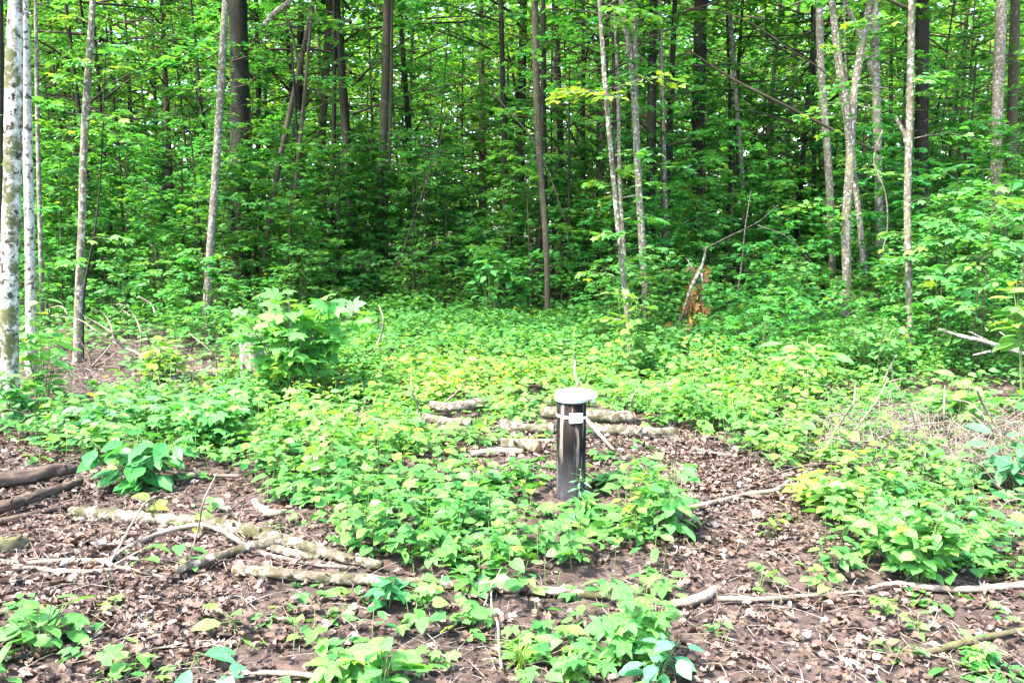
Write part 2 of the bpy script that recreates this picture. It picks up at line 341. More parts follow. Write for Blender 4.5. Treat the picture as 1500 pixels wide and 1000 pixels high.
# dry leaves on the bare soil
def litter():
    mb = MB(); P = np.vstack([scatter(62000, -4.6, 4.6, 2.4, 6.5), scatter(24000, -7.5, 7.5, 6.5, 11.5)]); px, py = to_px(P)
    d = plan(px, py); bare = .35 + .9 * vnoise(P[:, 0] * 1.7, P[:, 1] * 1.7, 21) * vnoise(P[:, 0] * .6, P[:, 1] * .6, 22) * 1.6
    k = rng.random(len(P)) < np.clip((1.1 - d) * bare, 0, 1); P = P[k]; n = len(P)
    P[:, 2] += rng.uniform(.004, .035, n)
    red = vnoise(P[:, 0] * .8, P[:, 1] * .8, 31)
    t = np.clip(rng.normal(.5, .24, n) + .2 * (red - .5), 0, 1); h = n // 2
    mb.leaves(DRY, P[:h], flat_dirs(h), tilted(h, .5), rng.uniform(.016, .055, h), t[:h], rng.uniform(.45, 1.2, h), curl=rng.uniform(.3, 3, h))
    mb.leaves(MAPLE, P[h:], flat_dirs(n - h), tilted(n - h, .6), rng.uniform(.016, .058, n - h), t[h:], rng.uniform(.5, 1.1, n - h), curl=rng.uniform(-4, 4, n - h))
    tag(mb.build('leaf_litter', M['litter']), 'dry brown and pinkish fallen leaves strewn over bare soil', 'leaf litter', kind='stuff')
litter()

def twigs():
    mb = MB(); P = np.vstack([scatter(7000, -4.2, 4.2, 2.4, 7), scatter(1500, -7, 7, 6.5, 11)]); px, py = to_px(P); d = plan(px, py)
    right = np.exp(-((px - 1370) / 140) ** 2 - ((py - 650) / 60) ** 2)
    k = rng.random(len(P)) < np.clip(1.05 - d, .06, 1) * .75 + right; P = P[k]
    B = gp(1390, 665); Q = np.stack([B[0] + rng.normal(0, .52, 760), B[1] + rng.normal(0, .45, 760)], -1); Q = np.column_stack([Q, gz(Q[:, 0], Q[:, 1])]); B2 = gp(140, 590); Q2 = np.stack([B2[0] + rng.normal(0, .6, 120), B2[1] + rng.normal(0, .7, 120)], -1); Q2 = np.column_stack([Q2, gz(Q2[:, 0], Q2[:, 1])])
    for p in np.vstack([Q, Q2]):
        a = rng.uniform(0, 6.28); L = rng.uniform(.15, .7); up = rng.uniform(.0, .32); v = np.array([math.cos(a), math.sin(a), 0]) * L; e = p + v; e[2] = float(gz(e[0], e[1])) + rng.uniform(0, up)
        mb.tube([p + [0, 0, .005], p + v * .45 + [rng.normal(0, .05), rng.normal(0, .05), up * .8 + .02], e], [rng.uniform(.0015, .0045), .001], 4, 7, tint=rng.random())
    for p in P:
        a = rng.uniform(0, math.pi); L = rng.uniform(.05, .3); v = np.array([math.cos(a), math.sin(a), 0]) * L
        q = [p + [0, 0, .012], p + v * .5 + [rng.normal(0, .02), rng.normal(0, .02), .016 + .03 * rng.random()], p + v + [0, 0, .012]]
        for w in q: w[2] = max(w[2], float(gz(w[0], w[1])) + .008)
        mb.tube(q, [rng.uniform(.001, .0034), .0008], 4, 5, tint=rng.random())
    tag(mb.build('twig_litter', M['twig']), 'thin broken twigs scattered over the clearing floor', 'twigs', kind='stuff')
twigs()

# ---------------------------------------------------------------- the white-capped pipe
def lathe(mb, prof, c, sides=28, mi=0, sx=1.0, sy=1.0):
    a = np.arange(sides) * 2 * math.pi / sides; prof = np.asarray(prof, float); m = len(prof)
    V = np.stack([c[0] + prof[:, 0:1] * np.cos(a) * sx, c[1] + prof[:, 0:1] * np.sin(a) * sy, c[2] + prof[:, 1:2] + 0 * a], -1).reshape(-1, 3)
    i, j = np.meshgrid(np.arange(m - 1), np.arange(sides), indexing='ij'); j2 = (j + 1) % sides
    q = [i * sides + j, i * sides + j2, (i + 1) * sides + j2, (i + 1) * sides + j]
    mb.add(V, np.concatenate([np.stack([q[0], q[1], q[2]], -1).reshape(-1, 3), np.stack([q[0], q[2], q[3]], -1).reshape(-1, 3)]), mi)

def pipe_mat():
    m = NT('weathered_pipe'); tc = m.new('TexCoord'); v = tc.outputs['Object']
    n = m.noise(v, 14, 6, .7, .6, (1, 1, .28)); c = m.ramp(n, [(.3, (.003, .003, .003)), (.5, (.008, .0062, .005)), (.66, (.02, .015, .012)), (.8, (.055, .043, .036))])
    c = m.mix(m.ramp(m.noise(v, 26, 5, .65, .3, (1, 1, .08)), [(.54, (0, 0, 0)), (.62, (.9, .9, .9))]), c, (.13, .108, .09))
    sp = m.new('SeparateXYZ'); m.link(v, sp.inputs[0])
    dk = m.mix(m.ramp(m.noise(v, 9, 4, .6, .5, (1, 1, .35)), [(.46, (0, 0, 0)), (.54, (.9, .9, .9))]), c, (.003, .0035, .0045))
    lo = m.new('MapRange'); lo.inputs[1].default_value = .28; lo.inputs[2].default_value = .02; m.link(sp.outputs['Z'], lo.inputs[0])
    mu = m.new('Math', operation='MULTIPLY'); m.link(lo.outputs[0], mu.inputs[0]); m.link(m.noise(v, 20, 4, .6), mu.inputs[1])
    c = m.mix(mu.outputs[0], dk, (.075, .075, .08))
    return m.done(m.bsdf(c, .85, .1, n, .006, .9))
def paint_mat(name, col, rough=.4):
    m = NT(name); tc = m.new('TexCoord'); c = m.mix(m.ramp(m.noise(tc.outputs['Object'], 22, 6, .7), [(.5, (0, 0, 0)), (.75, (.6, .6, .6))]), col, tuple(k * .62 for k in col)); return m.done(m.bsdf(c, rough, .4))
M['pipe'] = pipe_mat(); M['white'] = paint_mat('white_plastic', (.68, .65, .68)); M['strapm'] = paint_mat('cream_strap', (.6, .58, .5), .6); M['tagm'] = paint_mat('white_label', (.72, .7, .68), .5)
M['ink'] = paint_mat('faded_ink', (.3, .29, .29), .8); M['black'] = paint_mat('black_gasket', (.012, .012, .012), .5)

PB = gp(836, 728); PR, PH = .082, .0
PH = at(836, 589, PB[1])[2] - PB[2]
pipe = thing('capped_pipe', 'dark weathered upright pipe with white cap standing among the low plants', 'well pipe', PB)
mb = MB(); lathe(mb, [(PR, -.12), (PR, .1), (PR * 1.01, .3), (PR, PH), (PR * .8, PH)], (0, 0, 0)); mb.build('casing', M['pipe'], pipe)
mb = MB(); lathe(mb, [(PR * .9, PH - .002), (PR * 1.03, PH), (PR * 1.03, PH + .012), (PR * .9, PH + .013)], (0, 0, 0)); mb.build('gasket', M['black'], pipe)
cz = PH + .01
mb = MB(); lathe(mb, [(PR * 1.06, .0), (PR * 1.12, .004), (PR * 1.12, .02), (PR * 1.05, .026)], (0, 0, cz)); lower = mb.build('cap_base', M['white'], pipe)
mb = MB(); lathe(mb, [(.05, .02), (.107, .02), (.116, .022), (.1175, .029), (.1155, .04), (.109, .049), (.095, .0535), (.05, .055), (.0, .055)], (.024, 0, cz), 36, sx=1.03, sy=.94)
cap = mb.build('cap', M['white'], pipe)
mb = MB(); mb.tube([(.112, -.02, cz - .006), (.112, -.02, cz + .018)], .016, 12, cap=True); mb.build('conduit_stub', M['white'], pipe)
for k, (bx_, by_) in enumerate(((.118, -.055), (-.05, -.083))):
    mb = MB(); mb.tube([(bx_ * .8 + .01, by_ * 1.05, cz + .01), (bx_ * .8 + .01, by_ * 1.05, cz + .022)], .007, 6, cap=True); mb.build('bolt', M['ink'], pipe)
mb = MB(); zt = PH - .072; a = np.linspace(0, 2 * math.pi, 49); ring = []
sp_r = PR + .0035
V = []; 
for dz, rr in ((-.008, sp_r), (.008, sp_r)):
    V += [(math.cos(t) * rr, math.sin(t) * rr, zt + dz + .006 * math.cos(t - math.pi)) for t in a]
V = np.array(V); mb.add(V, np.array([x for i in range(48) for x in ((i, i + 1, i + 50), (i, i + 50, i + 49))])); mb.build('strap', M['strapm'], pipe)
# paper label on a curved plate that follows the casing
th0 = -math.pi / 2 + .24; half = .039 / (PR + .006); mb = MB(); V = []; N_ = 9
for dz in (-.027, .027):
    for r_ in (PR + .005, PR + .0085): V += [((r_) * math.cos(th0 + half * (2 * i / (N_ - 1) - 1)), (r_) * math.sin(th0 + half * (2 * i / (N_ - 1) - 1)), zt + dz) for i in range(N_)]
V = np.array(V); F = []
for i in range(N_ - 1):
    b0, f0, b1, f1 = i, N_ + i, 2 * N_ + i, 3 * N_ + i
    for qd in ((f0, f0 + 1, f1 + 1, f1), (b0 + 1, b0, b1, b1 + 1), (b1, f1, f1 + 1, b1 + 1), (b0, b0 + 1, f0 + 1, f0)): F += [(qd[0], qd[1], qd[2]), (qd[0], qd[2], qd[3])]
for e in (0, N_ - 1): F += [(e, N_ + e, 3 * N_ + e), (e, 3 * N_ + e, 2 * N_ + e)]
mb.add(V, np.array(F), sm=False); tg_ = mb.build('label_tag', M['tagm'], pipe)
mb = MB()
for row, (l0, l1) in enumerate(((-.75, .8), (-.6, .35), (-.8, .7), (-.5, .2))):
    z0 = zt + .016 - row * .0105; r_ = PR + .0095; V = [((r_) * math.cos(th0 + half * t), (r_) * math.sin(th0 + half * t), z0 + dz) for dz in (-.0012, .0012) for t in np.linspace(l0, l1, 6)]
    mb.add(np.array(V), np.array([x for i in range(5) for x in ((i, i + 1, i + 7), (i, i + 7, i + 6))]))
mb.build('faded_lines', M['ink'], tg_)

def P3(pts, Yd): return [at(x, y, Yd) for x, y in pts]

# ---------------------------------------------------------------- logs, branches and sticks on the ground
LZ = []
def ground_line(pts, r, lift=.85):
    out = []
    for x, y in pts:
        p = gp(x, y); p[2] = float(gz(p[0], p[1])) + r * lift; out.append(p)
    return out

def log(name, label, cat, pts, w, mat, group=None, forks=(), cuts=(), sides=12, rough=.3, lift=.62, px_lift=(), clear=True):
    """A log or stick lying along picture points; w = widths in pixels at both ends; forks = more limbs (pts, widths); cuts = which ends show sawn wood."""
    c = gp(*pts[len(pts) // 2]); dist = [gp(*p)[1] for p in pts]
    wr = np.interp(np.linspace(0, 1, len(pts)), np.linspace(0, 1, len(w)), w); rad = [wr[i] * (1.12 if name == 'sawn_log' else .9) / 2 / FPX * dist[i] for i in range(len(pts))]
    t = thing(name, label, cat, c, group)
    line = []
    for i, (x, y) in enumerate(pts):
        p = gp(x, y + wr[i] * .35); lf = .018 + (px_lift[i] if i < len(px_lift) else 0)
        p[2] = float(gz(p[0], p[1])) + rad[i] * lift + lf; line.append(p - c)
    jit = [p + np.r_[rng.normal(0, r_ * .28, 2), rng.normal(0, r_ * .12)] if 0 < i < len(line) - 1 else p for i, (p, r_) in enumerate(zip(line, rad))]
    mb = MB(); Pm = mb.tube(jit, rad, sides, 8 * len(pts), rough, cap=True); mb.build('trunk' if w[0] > 14 else 'limb', M[mat], t)
    if clear: LZ.extend([(q[0] + c[0], q[1] + c[1], rad[0]) for q in Pm if name != 'cut_birch_log' or q[0] + c[0] < -.5])
    for fp, fw in forks:
        fr = [fw[0] / 2 / FPX * gp(*fp[0])[1], fw[1] / 2 / FPX * gp(*fp[-1])[1]]; fl = []
        for i, f in enumerate(fp):
            z_l = f[2] if len(f) > 2 else 0; p = gp(f[0], f[1] + fw[0] * .3); p[2] = float(gz(p[0], p[1])) + np.interp(i / max(1, len(fp) - 1), [0, 1], fr) * lift + z_l + .018; fl.append(p - c)
        mb = MB(); mb.tube(fl, fr, 8, 6 * len(fp), rough, cap=True); mb.build('branch', M[mat], t)
    if w[0] > 13:
        for q in range(int(rng.integers(2, 5))):
            kq = int(rng.integers(3, len(Pm) - 3)); rq = rad[len(rad) // 2]; dq = nrm(np.r_[rng.normal(0, .6, 2), rng.uniform(.2, 1)]); mb = MB(); mb.tube([Pm[kq], Pm[kq] + dq * rq * rng.uniform(1.3, 2.4)], [rq * .34, rq * .2], 6, 3, cap=True); mb.build('branch_stub', M[mat], t)
    for e in cuts:
        p0, p1 = (Pm[0], Pm[1]) if e == 0 else (Pm[-1], Pm[-2]); dv = nrm(p0 - p1); r0 = rad[0] if e == 0 else rad[-1]
        mb = MB(); mb.tube([p0, p0 + dv * .006], [r0 * .93, r0 * .9], 14, 2, cap=True, off=0); mb.build('cut_end', M['cut'], t)
    return t

log('birch_log', 'long pale mossy birch log with a forked limb crossing the bare soil', 'log', [(105, 752), (150, 757), (230, 762), (310, 768), (370, 785), (440, 800), (500, 816), (560, 832)], (18, 23, 20, 21, 24, 20, 19, 14), 'log',
    forks=[([(415, 796), (370, 805), (310, 822), (262, 838)], (20, 13)), ([(470, 822), (440, 818), (400, 808)], (12, 14))])
log('cut_birch_log', 'long straight cut birch log lying in front of the forked mossy one', 'log', [(346, 838), (400, 842), (470, 849), (540, 854), (600, 857), (660, 859), (720, 862), (800, 868), (890, 878)], (20, 21, 19, 18, 17, 16, 17, 16, 13), 'log', cuts=(0,))
log('broken_log', 'short broken grey log end beside the tall leafy foreground plant', 'log', [(985, 890), (1015, 882), (1048, 868)], (12, 17, 17), 'dead', cuts=(1,))
log('rotten_log', 'uppermost of three dark rotten logs stacked beside the dock plant', 'log', [(-40, 722), (30, 712), (80, 702), (118, 694)], (24, 27, 14), 'rotten', rough=.3, px_lift=(.05, .05, .04, .02))
log('rotten_log', 'middle of three dark rotten logs beside the dock plant', 'log', [(-40, 760), (20, 745), (70, 730), (120, 712)], (17, 20, 11), 'rotten', rough=.3, px_lift=(.02, .02, .02, .02))
log('rotten_log', 'thin lowest of three rotten logs, lying on red leaves', 'log', [(-40, 776), (30, 762), (70, 752), (104, 744)], (11, 12, 7), 'rotten', rough=.25)
log('forked_branch', 'grey forked branch arching over dead leaves in front of the birch log', 'branch', [(-30, 825), (40, 828), (100, 826), (156, 829), (165, 834)], (10, 11, 9), 'dead', sides=8,
    forks=[([(156, 829), (190, 806), (240, 790, .02), (300, 785, .04), (330, 793, .03), (360, 805)], (8, 8)), ([(165, 834), (210, 843), (255, 854)], (6, 4)), ([(20, 836), (80, 840), (130, 842), (165, 838)], (9, 6)), ([(165, 834), (200, 818, .01), (235, 803, .02)], (4, 3))])
log('thin_stick', 'thin pale stick propped up across the birch log', 'stick', [(160, 832), (190, 805), (212, 770), (235, 735)], (5, 4), 'dead', sides=6, px_lift=(0, .08, .1, .02))
log('thin_stick', 'straight pale stick lying just behind the bare patch beside the dock plant', 'stick', [(240, 694), (300, 699), (352, 701)], (6, 6), 'dead', sides=6)
log('bark_chunk', 'pale curved chunk of bark lying on the leaves beside ground cover', 'bark chunk', [(372, 738), (385, 748), (405, 756), (420, 752)], (10, 16, 8), 'dead')
log('grey_stick', 'dark grey stick lying beside the cut birch log', 'stick', [(385, 815), (430, 826), (480, 834), (510, 836)], (7, 6), 'dead', sides=6)
log('lying_stick', 'brown stick lying along the bottom edge of the leaf litter', 'stick', [(345, 992), (400, 991), (460, 995)], (9, 10), 'dead', sides=7)
log('root_stick', 'pale twisted stick standing in the bare soil among grass tufts', 'stick', [(735, 985), (730, 960), (728, 930), (722, 912), (720, 880)], (6, 5, 3), 'dead', sides=6, px_lift=(0, .02, .04, .04, .06))
# the sawn logs around the pipe
log('sawn_log', 'pale lichen spotted log on top of the small stack beyond the bare patch', 'log', [(632, 606), (655, 609), (680, 607), (706, 604)], (12, 15), 'log', group='sawn logs around the pipe', px_lift=(.06, .06, .06, .06))
log('sawn_log', 'grey log under the lichen spotted one in the small stack', 'log', [(622, 615), (650, 619), (690, 623)], (13, 11), 'log', group='sawn logs around the pipe')
log('sawn_log', 'pale sawn log behind the pipe with a brown cut end', 'log', [(792, 613), (840, 615), (880, 619), (926, 620)], (15, 17), 'log', group='sawn logs around the pipe', cuts=(1,), px_lift=(.03, .03, .03, .03))
log('sawn_log', 'long grey log reaching the pipe from the small stack', 'log', [(735, 625), (770, 630), (812, 632)], (14, 14), 'log', group='sawn logs around the pipe')
log('sawn_log', 'long rough log lying behind the pipe under the cut one', 'log', [(850, 630), (920, 634), (990, 638)], (15, 15), 'log', group='sawn logs around the pipe')
log('sawn_log', 'short thick log beside the pipe showing a round cut end', 'log', [(735, 655), (760, 657), (786, 660)], (15, 16), 'log', group='sawn logs around the pipe', cuts=(1,))
log('sawn_log', 'thin pale log in front of the short thick one', 'log', [(690, 668), (730, 664), (765, 665)], (9, 9), 'dead', group='sawn logs around the pipe', cuts=(1,))
log('sawn_log', 'slender grey log lying behind the short thick one', 'log', [(730, 648), (770, 649), (812, 650)], (6, 6), 'dead', group='sawn logs around the pipe')
log('leaning_stick', 'pale stick lying at a slant from the pipe towards the bare path', 'stick', [(858, 636), (880, 652), (900, 664)], (8, 5), 'dead', sides=6, px_lift=(.1, .04, 0))
log('path_branch', 'grey crooked branch lying across the bare path', 'branch', [(1005, 748), (1050, 738), (1095, 727), (1130, 723), (1160, 706), (1190, 690)], (8, 10, 5), 'dead', sides=8)
log('path_branch', 'short grey branch lying at the far end of the bare path', 'branch', [(1015, 660), (1045, 668), (1080, 672)], (8, 6), 'dead', sides=8)
log('bare_branch', 'barkless tan branch lying beneath the dense heart leaved shrub', 'branch', [(1268, 868), (1300, 860), (1350, 863), (1410, 867), (1460, 864), (1530, 858)], (5, 13, 12, 14), 'dead', sides=9)
log('sunken_branch', 'pale branch half sunk in leaf litter on the bare path', 'branch', [(1050, 880), (1110, 883), (1180, 877), (1270, 870)], (10, 9, 4), 'dead', sides=8, lift=.4)
log('mossy_stick', 'dark mossy stick lying on bare soil near the corner seedlings', 'stick', [(1300, 968), (1350, 960), (1400, 950), (1440, 938), (1530, 922)], (11, 13, 9), 'mossy', sides=8)
log('shaded_pole', 'dark straight pole lying under the brush tangle', 'pole', [(1420, 710), (1460, 714), (1540, 718)], (7, 7), 'rotten', sides=7)
log('white_log', 'whitish broken log lying between brush tangle and broad blue-green leaves', 'log', [(1442, 672), (1470, 680), (1520, 686)], (13, 14), 'birch2')
log('fallen_pole', 'long weathered pole lying in the shade under the lichen branch', 'pole', [(1430, 578), (1480, 581), (1560, 584)], (8, 8), 'rotten', sides=7)
log('shaded_log', 'grey log lying behind the bare curving twigs near the birches', 'log', [(250, 558), (300, 549), (352, 545)], (14, 15), 'grey')
log('shaded_log', 'brown log lying behind the yellow-green bush', 'log', [(200, 560), (245, 556), (285, 552)], (10, 10), 'rotten')
log('mossy_chunk', 'mossy block of rotten wood lying by itself near three rotten logs', 'log', [(-15, 806), (15, 802), (38, 798)], (34, 30, 22), 'mossy', rough=.3)
log('rotten_stick', 'dark split stick leaning against the mossy block', 'stick', [(5, 808), (35, 802), (60, 797)], (9, 8), 'rotten', sides=7, px_lift=(.03, .02, .0))

cover()

# limbs that stand or arch clear of the ground
def limb(name, label, cat, lines, mat, Yd, group=None, sides=6, base=None):
    """Bare limbs in space; lines = (picture points, widths) at Yd metres; the first is the main stem."""
    t = thing(name, label, cat, base if base is not None else at(*lines[0][0][0], Yd), group); o = np.array(t.location)
    for i, (pts, w) in enumerate(lines):
        P = []
        for k, p in enumerate(pts):
            P.append(at(p[0], p[1], Yd + (p[2] if len(p) > 2 else .06 * math.sin(k * 2.1 + i))) - o)
        mb = MB(); mb.tube(P, [x / 2 / FPX * Yd * (.85 if k_ < len(w) - 1 else .5) for k_, x in enumerate(w)], sides, 6 * len(P), .1, cap=True); mb.build('stem' if i == 0 else 'branch', M[mat], t)
    return t

limb('cap_stick', 'bare pale stick poking up behind the white cap', 'stick', [([(848, 660), (846, 600), (846, 566), (842, 540), (843, 526), (840, 519)], (6, 6, 5, 5, 4))], 'twig', PB[1] + .17)
limb('curving_twigs', 'bare pale twigs curving up from one dead branch near the birches', 'dead branch', [([(207, 583), (214, 548), (205, 520), (185, 510)], (6, 6, 5)), ([(200, 515), (165, 502), (140, 484), (115, 468), (75, 462)], (4, 3)), ([(187, 511), (168, 497), (163, 478), (150, 458), (134, 453)], (4, 3)),
     ([(207, 508), (206, 488), (196, 462), (182, 447), (162, 446)], (3, 3)), ([(99, 461), (92, 450), (74, 450)], (3, 2)), ([(165, 487), (140, 472), (122, 462)], (3, 2)), ([(190, 462), (180, 455), (173, 460)], (2, 2))], 'dead', 8.4)
limb('crossed_twigs', 'low tangle of grey twigs lying at the foot of the slim grey tree', 'dead branch', [([(92, 570), (125, 545), (150, 520), (162, 505)], (5, 4)), ([(135, 540), (130, 520), (115, 495)], (4, 3)), ([(135, 540), (155, 528), (175, 512)], (3, 3)), ([(78, 540), (95, 560), (110, 586), (126, 584)], (4, 3)), ([(75, 530), (95, 545), (90, 560)], (3, 2))], 'dead', 9.3)
limb('bent_twig', 'pale bent dead twig in the shade between two slim trunks', 'twig', [([(202, 434), (222, 446), (228, 460), (235, 470)], (4, 3))], 'dead', 12.5)
limb('crossing_twigs', 'two thin pale twigs crossing in front of the stump', 'twigs', [([(310, 575), (318, 545), (312, 520), (277, 488)], (3, 3)), ([(318, 555), (340, 540), (345, 510)], (3, 2)), ([(316, 540), (317, 505)], (2, 2))], 'dead', 7.9)
limb('broken_snag', 'pale broken snag hung with dead brown leaves near the pale stems', 'dead sapling', [([(983, 492), (1000, 460), (1015, 415), (1027, 392), (1035, 361)], (6, 7, 7, 4)), ([(1027, 392), (1033, 372), (1029, 360)], (4, 3)), ([(1050, 512), (1030, 490), (1012, 465)], (5, 4)), ([(1018, 410), (1010, 385), (1005, 378)], (3, 2)), ([(1028, 400), (1030, 430), (1028, 450)], (5, 4))], 'pale', 11.5)
sn = SC.objects['broken_snag']; mb = MB()
for cx, cy_, k in ((1028, 402, 26), (1020, 448, 40), (970, 493, 26), (1016, 470, 14)):
    P = np.array([at(cx + rng.normal(0, 9), cy_ + rng.normal(0, 13), 11.5 + rng.normal(0, .08)) for _ in range(k)]) - np.array(sn.location)
    D = rng.normal(0, .5, (k, 3)); D[:, 2] -= 1; mb.leaves(MAPLE, P, D, rng.normal(0, 1, (k, 3)), rng.uniform(.08, .15, k), rng.random(k), rng.uniform(.4, .9, k))
mb.build('dead_leaves', M['brown_leaf'], sn)
limb('lichen_branch', 'fallen branch crusted with white lichen reaching out over dark shade', 'dead branch', [([(1375, 482), (1400, 490), (1430, 497), (1470, 509), (1520, 524)], (4, 7, 9, 9)), ([(1447, 500), (1432, 492), (1420, 486)], (5, 4)), ([(1462, 510), (1440, 517), (1425, 520)], (6, 4)), ([(1476, 505), (1472, 492), (1464, 486)], (4, 3)), ([(1490, 512), (1496, 500)], (4, 3))], 'lichen', 8.2)
limb('upright_stick', 'straight thin grey stick standing upright in the brush', 'stick', [([(1384, 690), (1386, 640), (1383, 600), (1384, 564)], (3, 4, 5, 4))], 'dead', 5.6)
limb('brush_tangle', 'wide tangle of bare pale twigs arching over low plants', 'brush', [([(1200, 672), (1235, 612), (1250, 590), (1253, 560)], (5, 4, 4)), ([(1200, 692), (1260, 620), (1285, 585), (1300, 555)], (5, 4, 3)), ([(1210, 640), (1270, 646), (1320, 628), (1400, 615)], (4, 3)), ([(1340, 690), (1400, 664), (1450, 630), (1500, 614)], (4, 4, 3)), ([(1300, 620), (1345, 665), (1405, 692), (1440, 720), (1490, 760)], (3, 5, 6, 5)), ([(1430, 570), (1447, 605), (1490, 665)], (5, 4, 3)), ([(1215, 610), (1260, 604), (1310, 604)], (3, 2)), ([(1395, 585), (1420, 590), (1445, 615), (1462, 660), (1478, 690)], (3, 3, 3)), ([(1400, 640), (1402, 670), (1408, 690)], (2, 2)), ([(1418, 640), (1432, 690)], (2, 2)), ([(1310, 560), (1330, 590), (1345, 640)], (3, 3)), ([(1235, 650), (1255, 664), (1260, 655)], (3, 2))], 'twig', 5.4)
limb('bent_cane', 'tall thin bent cane rising above the small leafy bushes', 'cane', [([(1255, 570), (1257, 530), (1251, 505), (1254, 480)], (4, 4, 3)), ([(1258, 532), (1290, 505), (1312, 480)], (4, 3)), ([(1290, 500), (1296, 485), (1285, 473)], (3, 3))], 'twig', 8.8)
limb('bent_cane', 'bare cane forked low beneath the slender lichen trunk', 'cane', [([(1287, 575), (1300, 545), (1313, 520)], (4, 3)), ([(1308, 560), (1306, 532)], (3, 3)), ([(1300, 560), (1318, 555), (1332, 556)], (3, 3))], 'twig', 7.8)
limb('arched_twig', 'long thin twig arched over the yellow-green ground cover', 'twig', [([(545, 520), (558, 490), (562, 468), (555, 447)], (3, 4, 3))], 'dead', 9.2)
for lb, pts in (('thin dead twigs rising out of the ground cover by the small log stack', [(605, 625), (612, 600), (603, 570), (602, 548)]), ('forked dead twig standing beside the small log stack', [(625, 610), (650, 590), (668, 575), (678, 562)]),
                ('leaning dead twig among low plants beside the big maple bush', [(530, 600), (536, 585), (530, 560)]), ('thin pale twig hooked over the sawn log behind the pipe', [(932, 625), (928, 605), (927, 580), (934, 570)]),
                ('slanting bare twig propped over the cut birch log', [(700, 905), (712, 880), (725, 850), (735, 830)]), ('thin twig arching over the dead leaves beside the bark chunk', [(275, 830), (290, 775), (302, 725), (318, 692)])):
    Yg = gp(*pts[0])[1]; limb('dead_twig', lb, 'twig', [(pts, (3, 4, 3))], 'dead', Yg)

# stump under the big bush
SB = gp(372, 562); st = thing('tree_stump', 'weathered grey stump half hidden under a large maple bush', 'stump', SB)
mb = MB(); rr_ = .118; SH = at(372, 488, SB[1])[2] - SB[2]
mb.tube([(0, 0, -.05), (0.005, 0, SH * .4), (-.01, 0, SH * .8), (-.012, 0, SH)], [rr_ * 1.15, rr_, rr_ * .96, rr_ * .95], 18, 14, .1, cap=True); mb.build('stump_wood', bark_mat('stump_wood', (.22, .19, .155), (.035, .026, .019), (.32, .3, .26), 14, (.5, .66), None, streak=(1, 1, .06), fine=70, bump=.012), st)

# ---------------------------------------------------------------- leafy sprays, saplings and crowns
def spray(mb, o, az, L, up, nleaf, size, tpl, tint=(.45, .2), wide=1.0, mi=0, tmi=1, r=.004, tilt=.33, twig=True):
    """A flat, slightly drooping twig with leaves on both sides, as maples and beeches hold them."""
    d = np.array([math.cos(az), math.sin(az), up]); o = np.asarray(o, float)
    pts = np.array([o, o + d * L * .5 + [0, 0, .04 * L], o + d * L * np.array([1, 1, .55]) - [0, 0, .06 * L]]); C = smooth(pts, 12)
    if twig: mb.tube(pts, [r, r * .3], 4, 5, mi=tmi)
    f = rng.uniform(.12, 1, nleaf) ** .8; P = np.stack([np.interp(f, np.linspace(0, 1, 12), C[:, k]) for k in range(3)], -1)
    side = rng.choice([-1, 1], nleaf); ang = az + side * rng.uniform(.35, 1.3, nleaf); w = L * .36 * rng.random(nleaf) * (1.15 - f) + .01
    D = np.stack([np.cos(ang), np.sin(ang), rng.normal(-.18, .18, nleaf)], -1); P = P + D * w[:, None] * [1, 1, .5]; P[:, 2] += rng.normal(0, .035 * L, nleaf)
    s = size * rng.uniform(.6, 1.2, nleaf); mb.leaves(tpl, P, D, tilted(nleaf, tilt), s, np.clip(rng.normal(tint[0], tint[1], nleaf), 0, 1), wide, mi)

def sapling(name, label, cat, H, spread, nb, nl, size, tpl, mat, stem, low=.25, tint=(.45, .2), r=.012, wide=1.0, loc=(0, 0, 0), group=None, bend=.15, up=(.15, .6)):
    t = thing(name, label, cat, loc, group); b = rng.normal(0, bend, 2) * H
    line = np.array([(0, 0, -.05), (b[0] * .25, b[1] * .25, H * .4), (b[0] * .6, b[1] * .6, H * .75), (b[0], b[1], H)]); C = smooth(line, 30)
    mb = MB(); mb.tube(line, [r, r * .75, r * .35, r * .2], 7, 18, .05); mb.build('stem', M[stem], t); mb = MB(); az = rng.uniform(0, 6)
    for i in range(nb):
        f = low + (1 - low) * (i + rng.random() * .8) / nb; p = np.array([np.interp(f, np.linspace(0, 1, 30), C[:, k]) for k in range(3)]); az += 2.4 + rng.normal(0, .5)
        L = spread * (1.15 - .75 * f) * rng.uniform(.55, 1.15); spray(mb, p, az, L, rng.uniform(*up), max(4, int(nl * L / spread)), size, tpl, (tint[0] + rng.normal(0, .08), tint[1]), wide)
    spray(mb, C[-1], az + 1, spread * .35, .3, max(5, nl // 3), size, tpl, tint, wide); mb.build('foliage', [M[mat], M['shoot']], t); return t

def crown_into(mb, z0, z1, rad, nb, nl, size, tpl, tint, wide=1.0, sub=4, tmi=1):
    az = rng.uniform(0, 6)
    for i in range(nb):
        f = (i + rng.random()) / nb; z = z0 + (z1 - z0) * f; az += 2.4 + rng.normal(0, .5); L = rad * (.45 + .75 * math.sin(math.pi * min(1, .12 + .8 * f))) * rng.uniform(.6, 1.15); up = rng.uniform(.05, .5)
        d = np.array([math.cos(az), math.sin(az), up]); mb.tube([(0, 0, z), d * L * .5 + [0, 0, z], d * L * np.array([1, 1, .8]) + [0, 0, z]], [.03 * rad / 2, .006], 5, 6, mi=tmi)
        for k in range(sub):
            g = rng.uniform(.3, 1); tt = (tint[0] + rng.normal(0, .1), tint[1]); spray(mb, d * L * g + [0, 0, z + rng.normal(0, .12)], az + rng.normal(0, .9), L * rng.uniform(.3, .55), rng.uniform(-.1, .3), nl, size, tpl, tt, wide, 0, tmi, .006)

